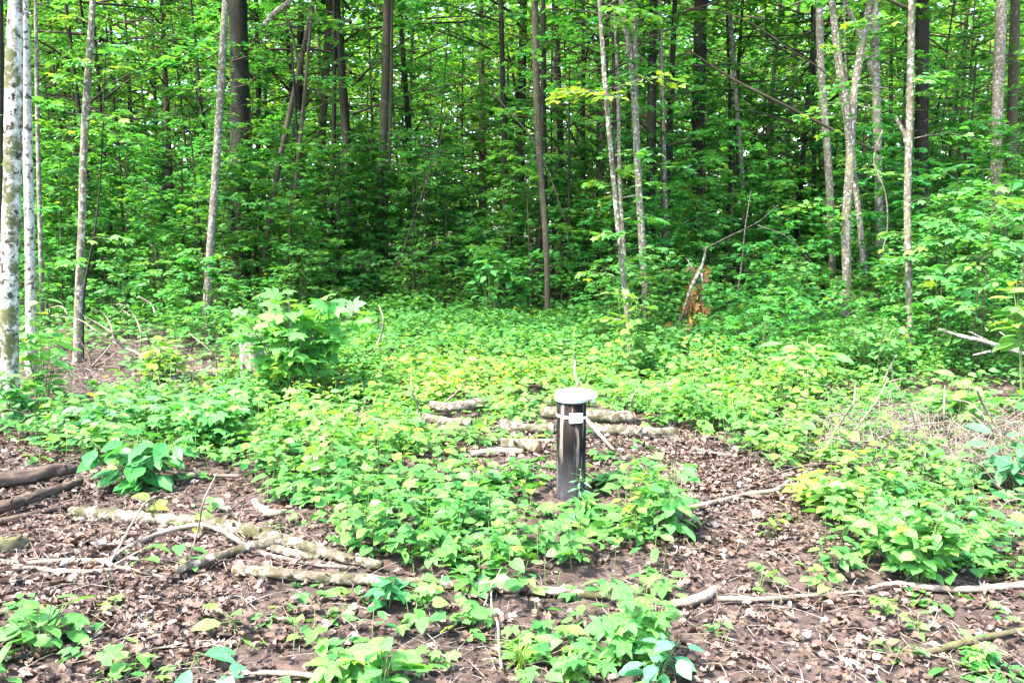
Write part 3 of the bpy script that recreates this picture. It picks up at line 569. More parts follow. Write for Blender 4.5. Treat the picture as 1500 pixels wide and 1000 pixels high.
# ---------------------------------------------------------------- the trees one can tell apart
cr = []
for k in range(4):
    mb = MB(); crown_into(mb, 5.6, 12.5, 2.1, 19, 15, .155, SMALL, (.5, .2), 1.25, 4); cr.append(mb)
CROWN = None
def crown_part(t, k, sc=1.0, off=(0, 0), up=0.0):
    global CROWN
    if CROWN is None:
        CROWN = []
        for i, m_ in enumerate(cr):
            o = m_.build('crown', [M['maple'], M['brown']]); CROWN.append(o.data); SC.collection.objects.unlink(o); bpy.data.objects.remove(o)
    o = bpy.data.objects.new('crown', CROWN[k % 4]); SC.collection.objects.link(o); o.parent = t; o.rotation_euler = (0, 0, rng.uniform(0, 6.28)); o.scale = (sc, sc, sc * rng.uniform(.95, 1.1)); o.location = (off[0], off[1], up); return o

def tree(label, pts, w, mat, Yd=None, name='slim_tree', fork=(), sprays=(), crown=True, sides=10, csc=1.0, group=None, top=11.0, coff=(0, 0), up=0.0):
    """A tree along picture points (base first); base on the ground unless a distance is given; w = widths in pixels from base to picture top."""
    if Yd is None: base = gp(*pts[0]); Yd = base[1]
    else: p = at(*pts[0], Yd); base = np.array([p[0], Yd, float(gz(p[0], Yd))])
    t = thing(name, label, 'tree', base, group); line = [at(x, y, Yd) - base for x, y in pts]; line[0] = np.array([line[0][0], 0, -.1]) if Yd is not None and abs(line[0][2]) < .4 else line[0]
    if line[0][2] > .2: line.insert(0, np.array([line[0][0] * 1.0, 0, -.1]))
    for k in range(1, len(line)): line[k][1] += rng.normal(0, .05) * min(1, .4 / max(abs(line[0][0] + base[0]), .4))
    dv = line[-1] - line[-2]; dv = dv / max(dv[2], .1); dv[:2] = np.clip(dv[:2], -.12, .12); top_z = max(top, line[-1][2] + 2); line.append(line[-1] + dv * (top_z - line[-1][2])); rs = [x / 2 / FPX * Yd * .82 for x in w]
    hz = np.array([p[2] for p in line]); rad = np.interp(np.linspace(0, 1, 12), np.linspace(0, 1, len(rs) + 1), rs + [rs[-1] * .45]); rad[0] *= 1.25
    mb = MB(); mb.tube(line, list(rad), sides, 10 * len(line), .07); mb.build('trunk', M[mat], t)
    for fp, fw in fork:
        mb = MB(); fl = [at(x, y, Yd) - base for x, y in fp]
        if fp[-1][1] < 5: e = fl[-1] - fl[-2]; fl.append(fl[-1] + e / max(e[2], .1) * 3.5)
        mb.tube(fl, [x / 2 / FPX * Yd for x in fw], 8, 8 * len(fl), .07); mb.build('branch', M[mat], t)
    if sprays:
        for sx, sy, az, L, nl, size, tint in sprays:
            mb = MB(); p = at(sx, sy, Yd) - base; spray(mb, p, az, L, .1, nl, size, OVAL, (tint, .15), 1.1, 0, 1, .006)
            mb.build('leafy_branch', [M['fresh'], M['twig']], t)
    if crown and name != 'birch_tree':
        for q in range(int(rng.integers(4, 8)) if mat != 'pale' else int(rng.integers(7, 12))):
            z = rng.uniform(.9, min(5.2, 1.5 + Yd * .27)); p = [np.interp(z, hz, [l[k] for l in line]) for k in range(3)]; mb = MB()
            spray(mb, p, rng.uniform(0, 6.28), rng.uniform(.35, .95) * min(1, Yd / 13), rng.uniform(0, .4), int(rng.integers(12, 30)), .115, MAPLE, (.6, .2), 1, 0, 1, .006); mb.build('leafy_branch', [M['fresh' if mat == 'pale' else 'maple'], M['shoot']], t)
    if crown: crown_part(t, int(rng.integers(0, 4)), csc, (line[-1][0] * .55 + coff[0], coff[1]), up)
    return t

tree('thickest white birch with mottled dark bark at the clearing edge', [(15, 612), (13, 520), (14, 430), (19, 250), (21, 100), (23, -20)], (34, 31, 29), 'birch', name='birch_tree', sides=14, top=17, up=5, csc=.9)
tree('second white birch, slimmer and standing just behind the thickest one', [(44, 545), (45, 430), (42, 250), (38, 100), (36, -20)], (18, 17, 15), 'birch2', name='birch_tree', top=17, up=5, csc=.9)
tree('dark trunk behind the thickest white birch', [(2, 520), (1, 250), (0, -20)], (9, 12), 'dark', Yd=11)
tree('slim grey-white tree with its foot among bare curving twigs', [(113, 530), (115, 460), (119, 350), (123, 220), (131, 90), (138, -20)], (16, 13, 12), 'pale')
tree('thin dark dead stem leaning against the slim grey-white tree', [(119, 525), (124, 420), (138, 340)], (7, 4), 'dark', crown=False, top=2.2)
tree('thin grey stem standing behind the white birches', [(62, 480), (58, 300), (54, 120), (52, -20)], (8, 7), 'grey')
tree('slender grey-brown trunk rising behind the brush bank', [(301, 472), (306, 400), (314, 280), (322, 150), (331, -20)], (14, 14, 13), 'grey')
tree('slim lichen-spotted trunk leaning outward beyond the maple bush', [(379, 455), (388, 370), (405, 260), (430, 140), (463, -20)], (11, 10, 9), 'brown', fork=[([(440, 105), (430, 60), (420, 20), (412, -10)], (4, 3))])
tree('thinnest leaning stem between two brown slim trunks', [(420, 400), (432, 280), (446, 140), (460, -20)], (7, 7, 6), 'brown', Yd=15.4)
tree('straight brown trunk rising behind the maple bush', [(458, 430), (464, 320), (472, 200), (484, -20)], (13, 13, 13), 'brown')
tree('straight dark brown trunk standing at the shaded clearing back', [(551, 450), (556, 330), (562, 180), (568, -20)], (17, 15, 14), 'brown', fork=[([(557, 400), (568, 280), (572, 160), (574, -10)], (6, 5))])
tree('thin reddish-brown trunk alone at the middle of the clearing back', [(803, 470), (799, 350), (790, 220), (783, -20)], (10, 11, 13), 'brown')
tree('mottled pale stem with leafy twigs standing foremost in the pale clump', [(926, 540), (916, 440), (902, 300), (888, 150), (876, -20)], (9, 9, 8), 'pale', name='pale_tree',
     sprays=[(905, 145, 3.6, .75, 34, .11, .97), (888, 140, 2.9, .6, 24, .11, .95), (900, 130, 5.6, .8, 30, .11, .9), (900, 150, 4.4, .5, 20, .11, .95), (918, 440, .3, .35, 14, .09, .8), (915, 470, 3.0, .3, 12, .09, .75), (912, 290, .2, .3, 10, .08, .8)], csc=.7)
tree('thickest whitish stem of the pale clump', [(949, 478), (942, 380), (935, 260), (928, 130), (908, -20)], (13, 13, 11), 'pale', name='pale_tree', csc=.7, fork=[([(937, 300), (932, 180), (930, 60), (928, -10)], (7, 6))])
tree('thin curved stem in the pale clump between two whitish ones', [(921, 480), (915, 380), (908, 270), (905, 120), (898, -20)], (7, 7, 6), 'pale', name='pale_tree', csc=.6)
tree('slim straight stem at the outer side of the pale clump', [(978, 455), (975, 330), (971, 180), (966, -20)], (9, 9, 8), 'pale', name='pale_tree', csc=.7)
tree('slender gently bowed grey stem beyond the brown-leaved snag', [(1092, 440), (1088, 270), (1077, 130), (1066, -20)], (9, 8, 8), 'grey')
tree('pale tree crossing a second stem and forking into a wide letter V', [(1240, 440), (1240, 320), (1245, 210), (1230, 100), (1216, -20)], (15, 16, 14), 'pale', Yd=13, name='forked_tree', fork=[([(1246, 215), (1250, 150), (1262, 70), (1280, -15)], (12, 11))])
tree('second lichen stem crossing the trunk of the V-forked tree', [(1274, 455), (1262, 350), (1250, 240), (1244, 170), (1240, 110), (1236, -20)], (11, 10, 3), 'pale', Yd=13.4, name='slim_tree')
tree('grey trunk standing straight behind the V-forked tree', [(1290, 455), (1288, 320), (1284, 160), (1280, -20)], (14, 14, 15), 'grey', fork=[([(1286, 130), (1262, 60), (1232, -10)], (8, 6))])
tree('slender pale lichen trunk with a stub limb near the fallen lichen branch', [(1337, 535), (1332, 430), (1329, 300), (1333, 160), (1336, -20)], (12, 12, 12), 'pale', fork=[([(1330, 215), (1322, 190), (1312, 172)], (8, 4))],
     sprays=[(1330, 115, .4, .5, 20, .085, .6), (1300, 130, 2.8, .7, 34, .085, .5), (1280, 160, 3.2, .7, 30, .085, .55), (1330, 205, .1, .9, 34, .085, .6)], csc=.7)
tree('dark grey trunk close behind the V-forked tree on its pale-clump side', [(1222, 430), (1214, 250), (1203, 100), (1199, -20)], (14, 13, 12), 'grey', Yd=15.4)
tree('thick twin trunk nearest the frame edge beyond the lichen branch', [(1455, 400), (1460, 200), (1468, -20)], (20, 19, 19), 'grey', Yd=16.5, name='big_tree')
tree('darker partner of the thick twin trunk', [(1478, 400), (1482, 200), (1488, -20)], (18, 17, 17), 'brown', Yd=17, name='big_tree')
tree('wide dark trunk directly behind the slender pale lichen trunk', [(1350, 430), (1350, 200), (1352, -20)], (24, 22, 22), 'dark', Yd=17.4, name='big_tree')
tree('broadest black trunk deep in the shade behind the grey-brown trunk', [(350, 450), (352, 200), (348, -20)], (38, 33, 29), 'dark', Yd=16.8, name='big_tree')
tree('broad dark trunk standing far behind the brown-leaved snag', [(1024, 430), (1023, 200), (1027, -20)], (24, 23, 22), 'dark', Yd=18, name='big_tree')
tree('reddish dark trunk deep in the woods beyond the clearing middle', [(740, 430), (738, 200), (733, -20)], (11, 10, 9), 'dark', Yd=17)
tree('dark trunk showing between the stems of the pale clump', [(906, 430), (903, 200), (900, -20)], (15, 14, 13), 'dark', Yd=15.6)
tree('dark trunk just beyond the outer stem of the pale clump', [(953, 430), (954, 200), (958, -20)], (18, 16, 14), 'dark', Yd=16)
tree('black trunk close behind the thin reddish-brown trunk', [(800, 420), (797, 200), (796, -20)], (11, 10, 9), 'dark', Yd=16.4)

# leaning and fallen stems in the shade
limb('leaning_limb', 'long mossy dead limb slanting down to the V-forked tree', 'dead limb', [([(1005, 70), (1040, 95), (1090, 125), (1140, 150), (1200, 180), (1290, 225)], (2, 5, 6, 7))], 'brown', 14.6)
limb('leaning_limb', 'thin upper dead limb arching above the long mossy one', 'dead limb', [([(1000, 12), (1060, 18), (1110, 40), (1150, 68), (1200, 100), (1240, 135)], (2, 3, 4))], 'brown', 15.2)
limb('leaning_pole', 'thin dead pole leaning beside the thin reddish-brown trunk', 'dead pole', [([(690, 90), (730, 145), (780, 205), (800, 245), (830, 330)], (2, 3, 4))], 'brown', 14.8)
limb('leaning_pole', 'thin dead pole leaning over from the straight dark brown trunk', 'dead pole', [([(560, 450), (585, 380), (620, 280), (660, 160)], (4, 2))], 'brown', 15.2)
limb('broken_limb', 'pale broken limb slanting high between slim trunks', 'dead limb', [([(386, 38), (400, 22), (420, 6), (440, -14)], (9, 10, 9))], 'pale', 14.0)
limb('grey_cane', 'thin pale cane rising through shaded leaves past the brown-leaved snag', 'cane', [([(1078, 440), (1086, 390), (1092, 330), (1100, 280)], (3, 2)), ([(1030, 365), (1070, 345), (1110, 325), (1140, 300)], (1.6, 1.2)), ([(1110, 330), (1150, 345), (1190, 385)], (1.6, 1.2))], 'twig', 11.8)
limb('hanging_vine', 'thin pale vine hanging beside the grey trunk behind the V-forked tree', 'vine', [([(1293, 190), (1280, 235), (1296, 280), (1300, 330), (1290, 380)], (3, 3))], 'twig', 12.5)

# ---------------------------------------------------------------- woods: saplings and trees repeated through the shade
LAND = [(120, 'by the white birches'), (340, 'around the grey-brown trunk'), (520, 'behind the big maple bush'), (720, 'behind the open middle of the clearing'), (860, 'around the thin reddish-brown trunk'), (1010, 'around the pale clump'), (1190, 'behind the brown-leaved snag'), (1320, 'around the V-forked tree'), (9999, 'beyond the fallen lichen branch')]
def where(px):
    for lim, s in LAND:
        if px < lim: return s

def dup_all(protos, spots, label, group):
    for i, (x, y, s) in enumerate(spots):
        px, _ = to_px(np.array([[x, y, 1.0]])); lb = label % where(px[0])
        if i < len(protos):
            o = protos[i]; o.location = (x, y, float(gz(x, y))); o.scale = (s, s, s); o['label'] = lb; o['group'] = group; o.rotation_euler = (0, 0, rng.uniform(0, 6.28))
        else: dup(protos[int(rng.integers(0, len(protos)))], (x, y, float(gz(x, y))), rng.uniform(0, 6.28), s, lb, group)

def spots_px(n, d0, d1, s0, s1, px0=-60, px1=1560, keep=None):
    out = []
    for i in range(n):
        for _ in range(30):
            d = rng.uniform(d0, d1); px = px0 + (px1 - px0) * ((i + rng.random()) / n); x = (px - 750) / FPX * d
            if keep is None or keep(px, d): out.append((x, d, rng.uniform(s0, s1))); break
    return out

TRUNKS = [(118, 10), (310, 14), (400, 16), (470, 17), (558, 16), (796, 14), (915, 11), (940, 13), (1088, 15), (1240, 13), (1268, 13), (1288, 15), (1212, 15.4), (1330, 10)]
def clear_of(px, d, w=17): return all(abs(px - a) > w * 15 / d or d > b for a, b in TRUNKS)
# low bushes along the shaded edge
low = [sapling('leafy_bush', 'x', 'bush', 1.0, .55, 16, 22, .095, (OVAL, MAPLE)[k % 2], 'maple', 'shoot', .12, (.5, .2), .008) for k in range(5)]
dup_all(low, spots_px(56, 11.0, 15.5, .6, 1.35, keep=lambda px, d: not (520 < px < 880 and d < 13.6)) + spots_px(24, 8.5, 10.8, .5, .9, 1075, 1560), 'low leafy bush at the shaded wood edge %s', 'low bushes along the wood edge')
brt = [sapling('bright_sapling', 'x', 'sapling', 1.5, .62, 13, 20, .12, (OVAL, MAPLE)[k % 2], 'fresh', 'shoot', .25, (.42, .2), .011, bend=.08) for k in range(5)]
dup_all(brt, spots_px(18, 9.3, 12.6, .55, 1.05, 1050, 1330, keep=lambda px, d: clear_of(px, d, 20)) + spots_px(26, 8.4, 12.6, .85, 1.5, 1350, 1590) + spots_px(5, 10.6, 12, .5, .8, 870, 960) + spots_px(5, 11.5, 13, .5, .9, 130, 330), 'bright leafy sapling lit at the wood edge %s', 'bright saplings along the lit wood edge')
mid = [sapling('maple_sapling', 'x', 'sapling', 3.2, 1.15, 26, 46, .125, MAPLE, 'maple', 'brown', .12, (.45, .2), .018, bend=.07) for k in range(6)]
dup_all(mid, spots_px(100, 13.4, 18, .45, 1.05, keep=lambda px, d: clear_of(px, d) and not (560 < px < 860 and d < 15)) + spots_px(80, 17, 27, .7, 1.5, keep=lambda px, d: not (560 < px < 860 and d < 15)), 'maple sapling with layered leaves in the shade %s', 'maple saplings in the shade')
def wood_tree(k, name, mat, leaf, z0, z1, rad, nb, nl, tint, size=.14, tr=.09):
    t = thing(name, 'x', 'tree'); b = rng.normal(0, .35, 2); mb = MB()
    mb.tube([(0, 0, -.2), (b[0] * .3, b[1] * .3, z1 * .35), (b[0], b[1], z1 * .95)], [tr, tr * .75, tr * .25], 8, 16, .08); mb.build('trunk', M[mat], t)
    mb = MB(); crown_into(mb, z0, z1, rad, nb, nl, size, SMALL, tint, 1.25, 5); mb.build('crown', [M[leaf], M['brown']], t); return t
wood = [wood_tree(k, 'forest_tree', ('dark', 'brown')[k % 2], 'maple', 2.2, 9.5, 1.9, 25, 22, (.5, .2), .13, .05 + .03 * (k % 3)) for k in range(6)]
dup_all(wood, spots_px(58, 17, 30, .8, 1.3, -150, 1650), 'dark slender tree inside the woods %s', 'slender trees inside the woods')
farw = [wood_tree(k, 'background_tree', 'dark', 'far', .8, 11, 2.6, 36, 26, (.55, .25), .17, .08) for k in range(5)]
dup_all(farw, spots_px(80, 28, 50, .9, 1.35, -250, 1750), 'sunlit tree far back in the woods %s', 'sunlit trees far back')
pole = []
for k in range(4):
    t = thing('pole_tree', 'x', 'tree'); b = rng.normal(0, .4, 2); mb = MB(); tr = .03 + .017 * k
    mb.tube([(0, 0, -.2), (b[0] * .5, b[1] * .3, 3), (b[0], b[1], 9)], [tr, tr * .8, tr * .4], 7, 16, .08); mb.build('trunk', M['dark'], t)
    for q_ in range(3):
        z = rng.uniform(2, 6); a_ = rng.uniform(0, 6.28); mb = MB(); mb.tube([(b[0] * z / 9, b[1] * z / 9, z), (b[0] * z / 9 + math.cos(a_) * .6, math.sin(a_) * .6, z + .5), (math.cos(a_) * 1.3, math.sin(a_) * 1.3, z + .9)], [tr * .4, tr * .1], 5, 7); mb.build('branch', M['dark'], t)
    mb = MB(); crown_into(mb, 6.5, 10, 1.4, 10, 14, .15, SMALL, (.5, .2), 1.25, 4); mb.build('crown', [M['maple'], M['brown']], t); pole.append(t)
dup_all(pole, spots_px(24, 14.5, 18, .3, .6, -60, 1560) + spots_px(42, 18, 32, .6, 1.1, -60, 1560), 'thin bare trunk standing in the dim woods %s', 'thin bare trunks in the dim woods')
# the woods beyond, one mass of leaves
mb = MB(); n = 90000; Pf = np.stack([rng.uniform(-75, 75, n), rng.uniform(52, 70, n), rng.uniform(-1, 19, n) ** 1.0], -1); Pf[:, 2] += 4 * (vnoise(Pf[:, 0] * .2, Pf[:, 1] * .2, 5) - .5)
mb.leaves(SMALL, Pf, flat_dirs(n, .2), tilted(n, .8), rng.uniform(.35, .75, n), np.clip(vnoise(Pf[:, 0] * .5, Pf[:, 2] * .5, 6) * .8 + rng.normal(.1, .15, n), 0, 1), 1.4)
tag(mb.build('distant_woods', M['far']), 'distant sunlit woods closing off the view between the trunks', 'woods', kind='stuff')
# shaded ground plants under the trees
mb = MB(); P = scatter(30000, -16, 16, 12.2, 26); h = rng.uniform(.04, .4, len(P)) * (.4 + vnoise(P[:, 0] * .7, P[:, 1] * .7, 14)); P[:, 2] += h; k = vnoise(P[:, 0] * .8, P[:, 1] * .8, 15) > .25; P = P[k]; n = len(P)
mb.leaves(SMALL, P, flat_dirs(n, .1), tilted(n, .45), rng.uniform(.07, .15, n), np.clip(rng.normal(.45, .2, n), 0, 1), 1.3)
tag(mb.build('shaded_undergrowth', M['maple']), 'shaded low plants covering the floor under the trees', 'undergrowth', kind='stuff')

# ---------------------------------------------------------------- plants one can tell apart in the clearing
def plant(name, label, cat, px, py, hpx, wpx, nstem, nleaf, size_px, tpl, mat, tint=(.5, .15), wide=1.0, group=None, lowest=.25, droop=.2, stem='stem', tilt=.4):
    """A plant rooted at a picture point: hpx high, wpx wide, leaves size_px long."""
    b = gp(px, py); d = b[1]; H = hpx / FPX * d; W = wpx / FPX * d / 2; s = size_px / FPX * d; t = thing(name, label, cat, b, group); ms, mf = MB(), MB()
    for k in range(nstem):
        a = rng.uniform(0, 6.28); o = W * math.sqrt(rng.random()) * .75; hh = H * rng.uniform(.7, 1.0) * (1 - .35 * (o / max(W, 1e-3)) ** 2)
        tip = np.array([math.cos(a) * o, math.sin(a) * o * .8, hh]); pts = np.array([(tip[0] * .15, tip[1] * .15, -.02), tip * [.5, .5, .55], tip]); C = smooth(pts, 12); ms.tube(pts, [max(.0016, s * .03), max(.0012, s * .014)], 5, 7)
        m = max(2, int(nleaf / nstem)); f = np.sort(rng.uniform(lowest, 1, m)); f[-1] = 1
        B = np.stack([np.interp(f, np.linspace(0, 1, 12), C[:, q]) for q in range(3)], -1); aa = np.arange(m) * 2.4 + a + rng.normal(0, .4, m); D = np.stack([np.cos(aa), np.sin(aa), -droop + rng.normal(.05, .2, m)], -1)
        pet = s * rng.uniform(.2, .5, m); E = B + D * pet[:, None]
        for q in range(m): mf.tube([B[q], E[q]], max(.0008, s * .012), 3, 2, mi=1)
        mf.leaves(tpl, E, D, tilted(m, tilt), s * rng.uniform(.65, 1.1, m), np.clip(rng.normal(tint[0], tint[1], m), 0, 1), wide)
    ms.build('stem', M[stem], t); mf.build('foliage', [M[mat], M['stem']], t); return t

plant('maple_bush', 'largest bright maple bush growing over the grey stump', 'bush', 430, 590, 172, 255, 30, 330, 32, MAPLE, 'fresh', (.62, .15), 1.0, stem='twig', tilt=.55, droop=.1)
plant('dock_plant', 'dark green plant with long broad leaves beside the bare patch', 'plant', 205, 716, 98, 165, 15, 120, 42, OVAL, 'fresh', (.12, .14), .85, lowest=.1, droop=.4)
plant('corner_plant', 'bright broad leaved plant in the near corner before the forked branch', 'plant', 62, 955, 95, 165, 9, 46, 46, OVAL, 'fresh', (.4, .14), 1.0)
plant('single_leaf_seedling', 'seedling with one big pale leaf on the bare soil before the cut birch log', 'seedling', 345, 925, 40, 60, 2, 6, 62, OVAL, 'fresh', (.55, .12), .95)
plant('lobed_seedling', 'pale lobed seedling standing below the big pale leaf', 'seedling', 295, 985, 45, 40, 2, 5, 56, OVAL, 'cool', (.75, .12), .75)
plant('round_leaf_seedling', 'seedling with one round pale leaf low beside the lobed one', 'seedling', 328, 1012, 34, 22, 1, 3, 40, HEART, 'cool', (.8, .1), 1.0)
plant('broad_leaf_seedling', 'tallest broad oval leaved seedling at the front edge below the log gap', 'seedling', 560, 1010, 92, 110, 5, 26, 54, OVAL, 'fresh', (.6, .12), 1.05)
plant('yellow_seedling', 'yellow-green seedling between the broad leaved one and bare soil', 'seedling', 470, 1000, 55, 80, 4, 14, 42, OVAL, 'fresh', (.8, .12), .95)
plant('log_creeper', 'dark green heart leaved plant climbing over the end of the birch log', 'plant', 568, 890, 50, 75, 6, 30, 30, HEART, 'cool', (.45, .2), 1.0)
plant('tall_seedling', 'tall maple-leaved seedling with toothed leaves near the end of the cut birch log', 'seedling', 935, 985, 160, 120, 8, 60, 44, MAPLE, 'fresh', (.55, .12), 1.0)
plant('blue_green_seedling', 'blue-green broad leaved seedling at the foot of the tall toothed one', 'seedling', 960, 1005, 90, 130, 6, 30, 42, OVAL, 'cool', (.75, .15), 1.05)
plant('heart_leaf_shrub', 'dense light green heart leaved shrub above the tan branch', 'shrub', 1345, 852, 135, 210, 42, 430, 25, HEART, 'fresh', (.6, .15), 1.0)
plant('yellow_plant', 'yellowing plant spreading between bare path and heart leaved shrub', 'plant', 1205, 745, 60, 160, 18, 130, 22, OVAL, 'cover', (.8, .14), 1.0)
plant('compound_seedling', 'upright seedling with paired leaves between pipe and bare path', 'seedling', 985, 790, 150, 125, 7, 62, 36, OVAL, 'fresh', (.5, .12), .95)
plant('thin_weed', 'thin upright weed with narrow pale leaves touching the pipe', 'weed', 846, 752, 112, 20, 1, 22, 16, LANCE, 'cool', (.85, .1), 1.2)
plant('big_leaf_sapling', 'sapling spreading large flat oval leaves over the ground cover', 'sapling', 1180, 590, 110, 120, 7, 42, 34, OVAL, 'fresh', (.7, .12), .9, lowest=.7)
plant('oval_leaf_sapling', 'smaller sapling with bright oval leaves behind the flat leaved one', 'sapling', 1085, 520, 75, 90, 7, 50, 23, OVAL, 'fresh', (.65, .12), .9, lowest=.5)
plant('edge_bush', 'leafy bush crowding the foot of the V-forked tree', 'bush', 1238, 470, 82, 85, 12, 130, 19, OVAL, 'fresh', (.35, .15), .95)
plant('cane_bush', 'loose small leaved bush around the bent canes', 'bush', 1280, 560, 100, 150, 22, 260, 17, OVAL, 'fresh', (.3, .15), .85)
plant('bright_bush', 'bright yellow-green bush beneath the fallen lichen branch', 'bush', 1400, 640, 105, 130, 14, 130, 27, OVAL, 'fresh', (.72, .15), .95)
plant('frame_edge_sapling', 'bright sapling reaching in over the lichen branch', 'sapling', 1500, 590, 210, 90, 8, 70, 34, OVAL, 'fresh', (.65, .15), .9, lowest=.5)
plant('broad_leaf_plant', 'bluish broad leaved plant beside the whitish broken log', 'plant', 1485, 720, 110, 90, 9, 60, 36, OVAL, 'cool', (.7, .15), .95)
plant('birch_foot_sapling', 'bright sapling growing between the two white birches', 'sapling', 62, 600, 185, 110, 9, 110, 27, OVAL, 'fresh', (.7, .15), .95, lowest=.2)
plant('birch_foot_plant', 'green plant leaning across the foot of the thickest birch', 'plant', 18, 622, 80, 80, 6, 34, 30, MAPLE, 'fresh', (.45, .15), 1.0)
plant('yellow_bush', 'small yellow-green bush beside the bare curving twigs', 'bush', 232, 560, 72, 120, 14, 150, 21, OVAL, 'fresh', (.82, .12), .95)
plant('leafy_bank_bush', 'leafy bush between dock plant and maple bush', 'bush', 300, 660, 95, 200, 30, 330, 24, MAPLE, 'fresh', (.45, .15), 1.0)
plant('pale_leaf_bush', 'pale mint leaved bush spreading behind the dock plant', 'bush', 165, 650, 70, 170, 24, 220, 26, OVAL, 'cool', (.85, .15), .95)
plant('bright_shade_sapling', 'sapling with bright flat leaves standing out before dark shade', 'sapling', 720, 470, 110, 110, 9, 90, 21, OVAL, 'fresh', (.4, .12), .9, lowest=.7)
plant('pale_clump_seedling', 'bright seedling with rounded leaves at the foot of the pale clump', 'seedling', 918, 560, 160, 75, 6, 60, 25, OVAL, 'fresh', (.7, .12), 1.0, lowest=.35)
for (x, y, hp, wp, nl, sp, t_, lb) in ((1112, 862, 40, 40, 8, 26, .6, 'small seedling alone on the bare path below the crooked branch'), (1205, 868, 50, 60, 16, 22, .75, 'small yellow-green seedling at the tip of the tan branch'), (1050, 935, 34, 34, 9, 18, .5, 'small spiky seedling on bare soil beside the blue-green plant'),
        (1345, 925, 35, 40, 9, 22, .6, 'small seedling below the tan branch beside the dark mossy stick'), (1310, 965, 34, 60, 12, 24, .75, 'yellow-green seedling at the tip of the dark mossy stick'), (1440, 975, 60, 100, 26, 26, .6, 'leafy seedling clump in the near corner under the tan branch'), (1300, 900, 32, 70, 12, 22, .75, 'flat yellow-green seedling directly under the tan branch'),
        (285, 775, 30, 60, 8, 24, .75, 'yellowish seedling standing behind the birch log'), (225, 760, 34, 44, 7, 26, .85, 'yellowish seedling on the leaf litter below the dock plant'), (165, 895, 24, 36, 8, 18, .8, 'low yellow-green seedling beside the near corner plant'), (285, 830, 24, 40, 7, 20, .6, 'small seedling within the crook of the grey forked branch'),
        (195, 985, 45, 70, 12, 28, .65, 'leafy seedling at the front edge beside the near corner plant'), (450, 940, 42, 60, 10, 26, .65, 'seedling on bare soil behind the yellow-green front seedling'), (640, 985, 40, 40, 8, 24, .6, 'small seedling beside the tallest broad leaved front seedling'), (1130, 790, 36, 50, 9, 22, .85, 'yellow seedling standing at the edge of the bare path'), (240, 1000, 26, 40, 6, 26, .6, 'low leafy seedling below the lobed pale seedling'), (850, 1000, 40, 60, 12, 26, .65, 'leafy seedling beside the grass tufts'), (700, 925, 45, 70, 16, 24, .6, 'leafy seedling close in front of the cut birch log')):
    plant('seedling', lb, 'seedling', x, y, hp, wp, 3, nl, sp, (OVAL, HEART, MAPLE)[int(rng.integers(0, 3))], 'fresh', (t_, .12), 1.0)

def weed(k):
    t = thing('leafy_weed', 'x', 'weed'); ms, mf = MB(), MB(); tpl = (OVAL, HEART, MAPLE, LANCE, OVAL, OVAL)[k % 6]; sz = (.1, .085, .1, .1, .08, .115)[k % 6]
    for q in range(int(rng.integers(2, 5))):
        h = rng.uniform(.24, .46); o = rng.normal(0, .07, 2); pts = [(o[0] * .3, o[1] * .3, -.03), (o[0] * .7, o[1] * .7, h * .6), (o[0] * 1.3, o[1] * 1.3, h)]; C = smooth(pts, 10); ms.tube(pts, [.003, .0015], 5, 6)
        m = int(rng.integers(9, 17)); f = np.linspace(.3, 1, m); B = np.stack([np.interp(f, np.linspace(0, 1, 10), C[:, j]) for j in range(3)], -1); aa = np.arange(m) * 2.4 + rng.normal(0, .3, m); D = np.stack([np.cos(aa), np.sin(aa), rng.normal(-.1, .25, m)], -1)
        mf.leaves(tpl, B + D * .03, D, tilted(m, .4), sz * rng.uniform(.55, 1.1, m) * (1.15 - .4 * f), np.clip(rng.normal(.5 + .08 * (k % 4), .16, m), 0, 1), 1.0 if tpl is not LANCE else 1.6)
    ms.build('stem', M['stem'], t); mf.build('foliage', [M['fresh' if k % 3 else 'cover'], M['stem']], t); return t
WEEDS = [weed(k) for k in range(9)]; sp_ = []
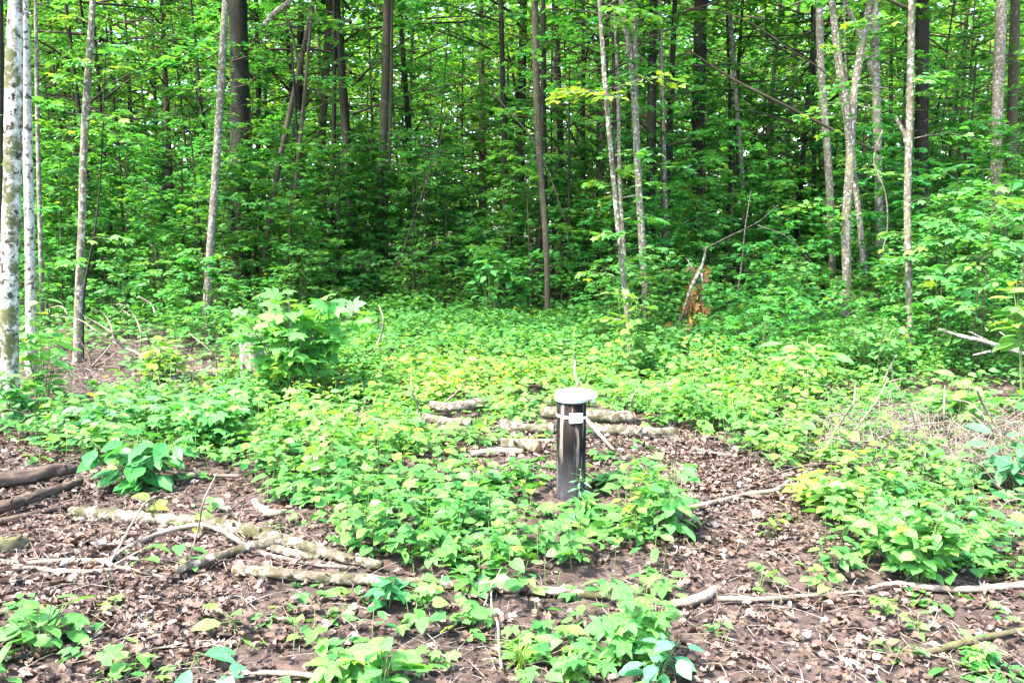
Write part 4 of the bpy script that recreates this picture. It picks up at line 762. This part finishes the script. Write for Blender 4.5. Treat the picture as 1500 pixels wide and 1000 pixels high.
for _ in range(4000):
    px, py = rng.uniform(-40, 1540), rng.uniform(500, 880); p = gp(px, py)
    dens = plan(np.array([px]), np.array([py]))[0] * (1.0 if 60 < px < 520 or px > 1020 or 700 < py < 830 else .45)
    if 590 < px < 1010 and 555 < py < 760 or 745 < px < 915 and py < 850 or dens < .5 or rng.random() > dens or any(abs(p[0] - a) < .3 and abs(p[1] - b) < .35 for a, b, _s in sp_): continue
    if any(abs(p[0] - lx) < .14 and -.5 < p[1] - ly < .14 for lx, ly, lr in LZ): continue
    sp_.append((p[0], p[1], rng.uniform(.6, 1.25) * (.75 if py > 780 else 1)))
    if len(sp_) == 120: break
MARKS = [(205, 690, 'dock plant'), (432, 590, 'big maple bush'), (660, 610, 'small log stack'), (836, 728, 'white-capped pipe'), (1345, 830, 'heart leaved shrub'), (1380, 650, 'brush tangle'), (1180, 570, 'flat leaved sapling'), (600, 850, 'cut birch log'), (30, 590, 'white birches'), (1205, 745, 'yellowing plant'), (990, 790, 'paired leaf seedling')]
dup_all(WEEDS, sp_, '%s', 'taller weeds in the ground cover')
for o in [o for o in SC.objects if o.name.startswith('leafy_weed')]:
    ux, uy = to_px(np.array([list(o.location)])); o['label'] = 'taller leafy weed in the ground cover nearest the ' + min(MARKS, key=lambda q: math.hypot(q[0] - ux[0], 1.6 * (q[1] - uy[0])))[2]

def tuft(px, py, hpx, n, label, tint):
    b = gp(px, py); t = thing('grass_tuft', label, 'grass tuft', b); mb = MB(); L = hpx / FPX * b[1]
    for k in range(n):
        a = rng.uniform(0, 6.28); o = rng.uniform(.2, .8) * L; z = L * rng.uniform(.5, 1); pts = [(0, 0, -.01), (math.cos(a) * o * .35, math.sin(a) * o * .35, z * .7), (math.cos(a) * o, math.sin(a) * o, z * rng.uniform(.5, 1))]; C = smooth(pts, 7)
        sd = np.array([-math.sin(a), math.cos(a), 0]) * .004; w = np.linspace(1, .1, 7)[:, None]; V = np.vstack([C + sd * w, C - sd * w]); mb.add(V, np.array([x for i in range(6) for x in ((i, i + 1, i + 8), (i, i + 8, i + 7))]), 0, np.clip(rng.normal(tint, .2), 0, 1))
    mb.build('blades', M['blade'], t)
tuft(762, 985, 70, 26, 'bright grass tuft with broad blades beside the pale twisted stick', .7)
tuft(830, 1000, 70, 22, 'spreading grass tuft in front of the tall toothed seedling', .5)
tuft(965, 1005, 40, 14, 'thin grass tuft at the foot of the blue-green seedling', .4)
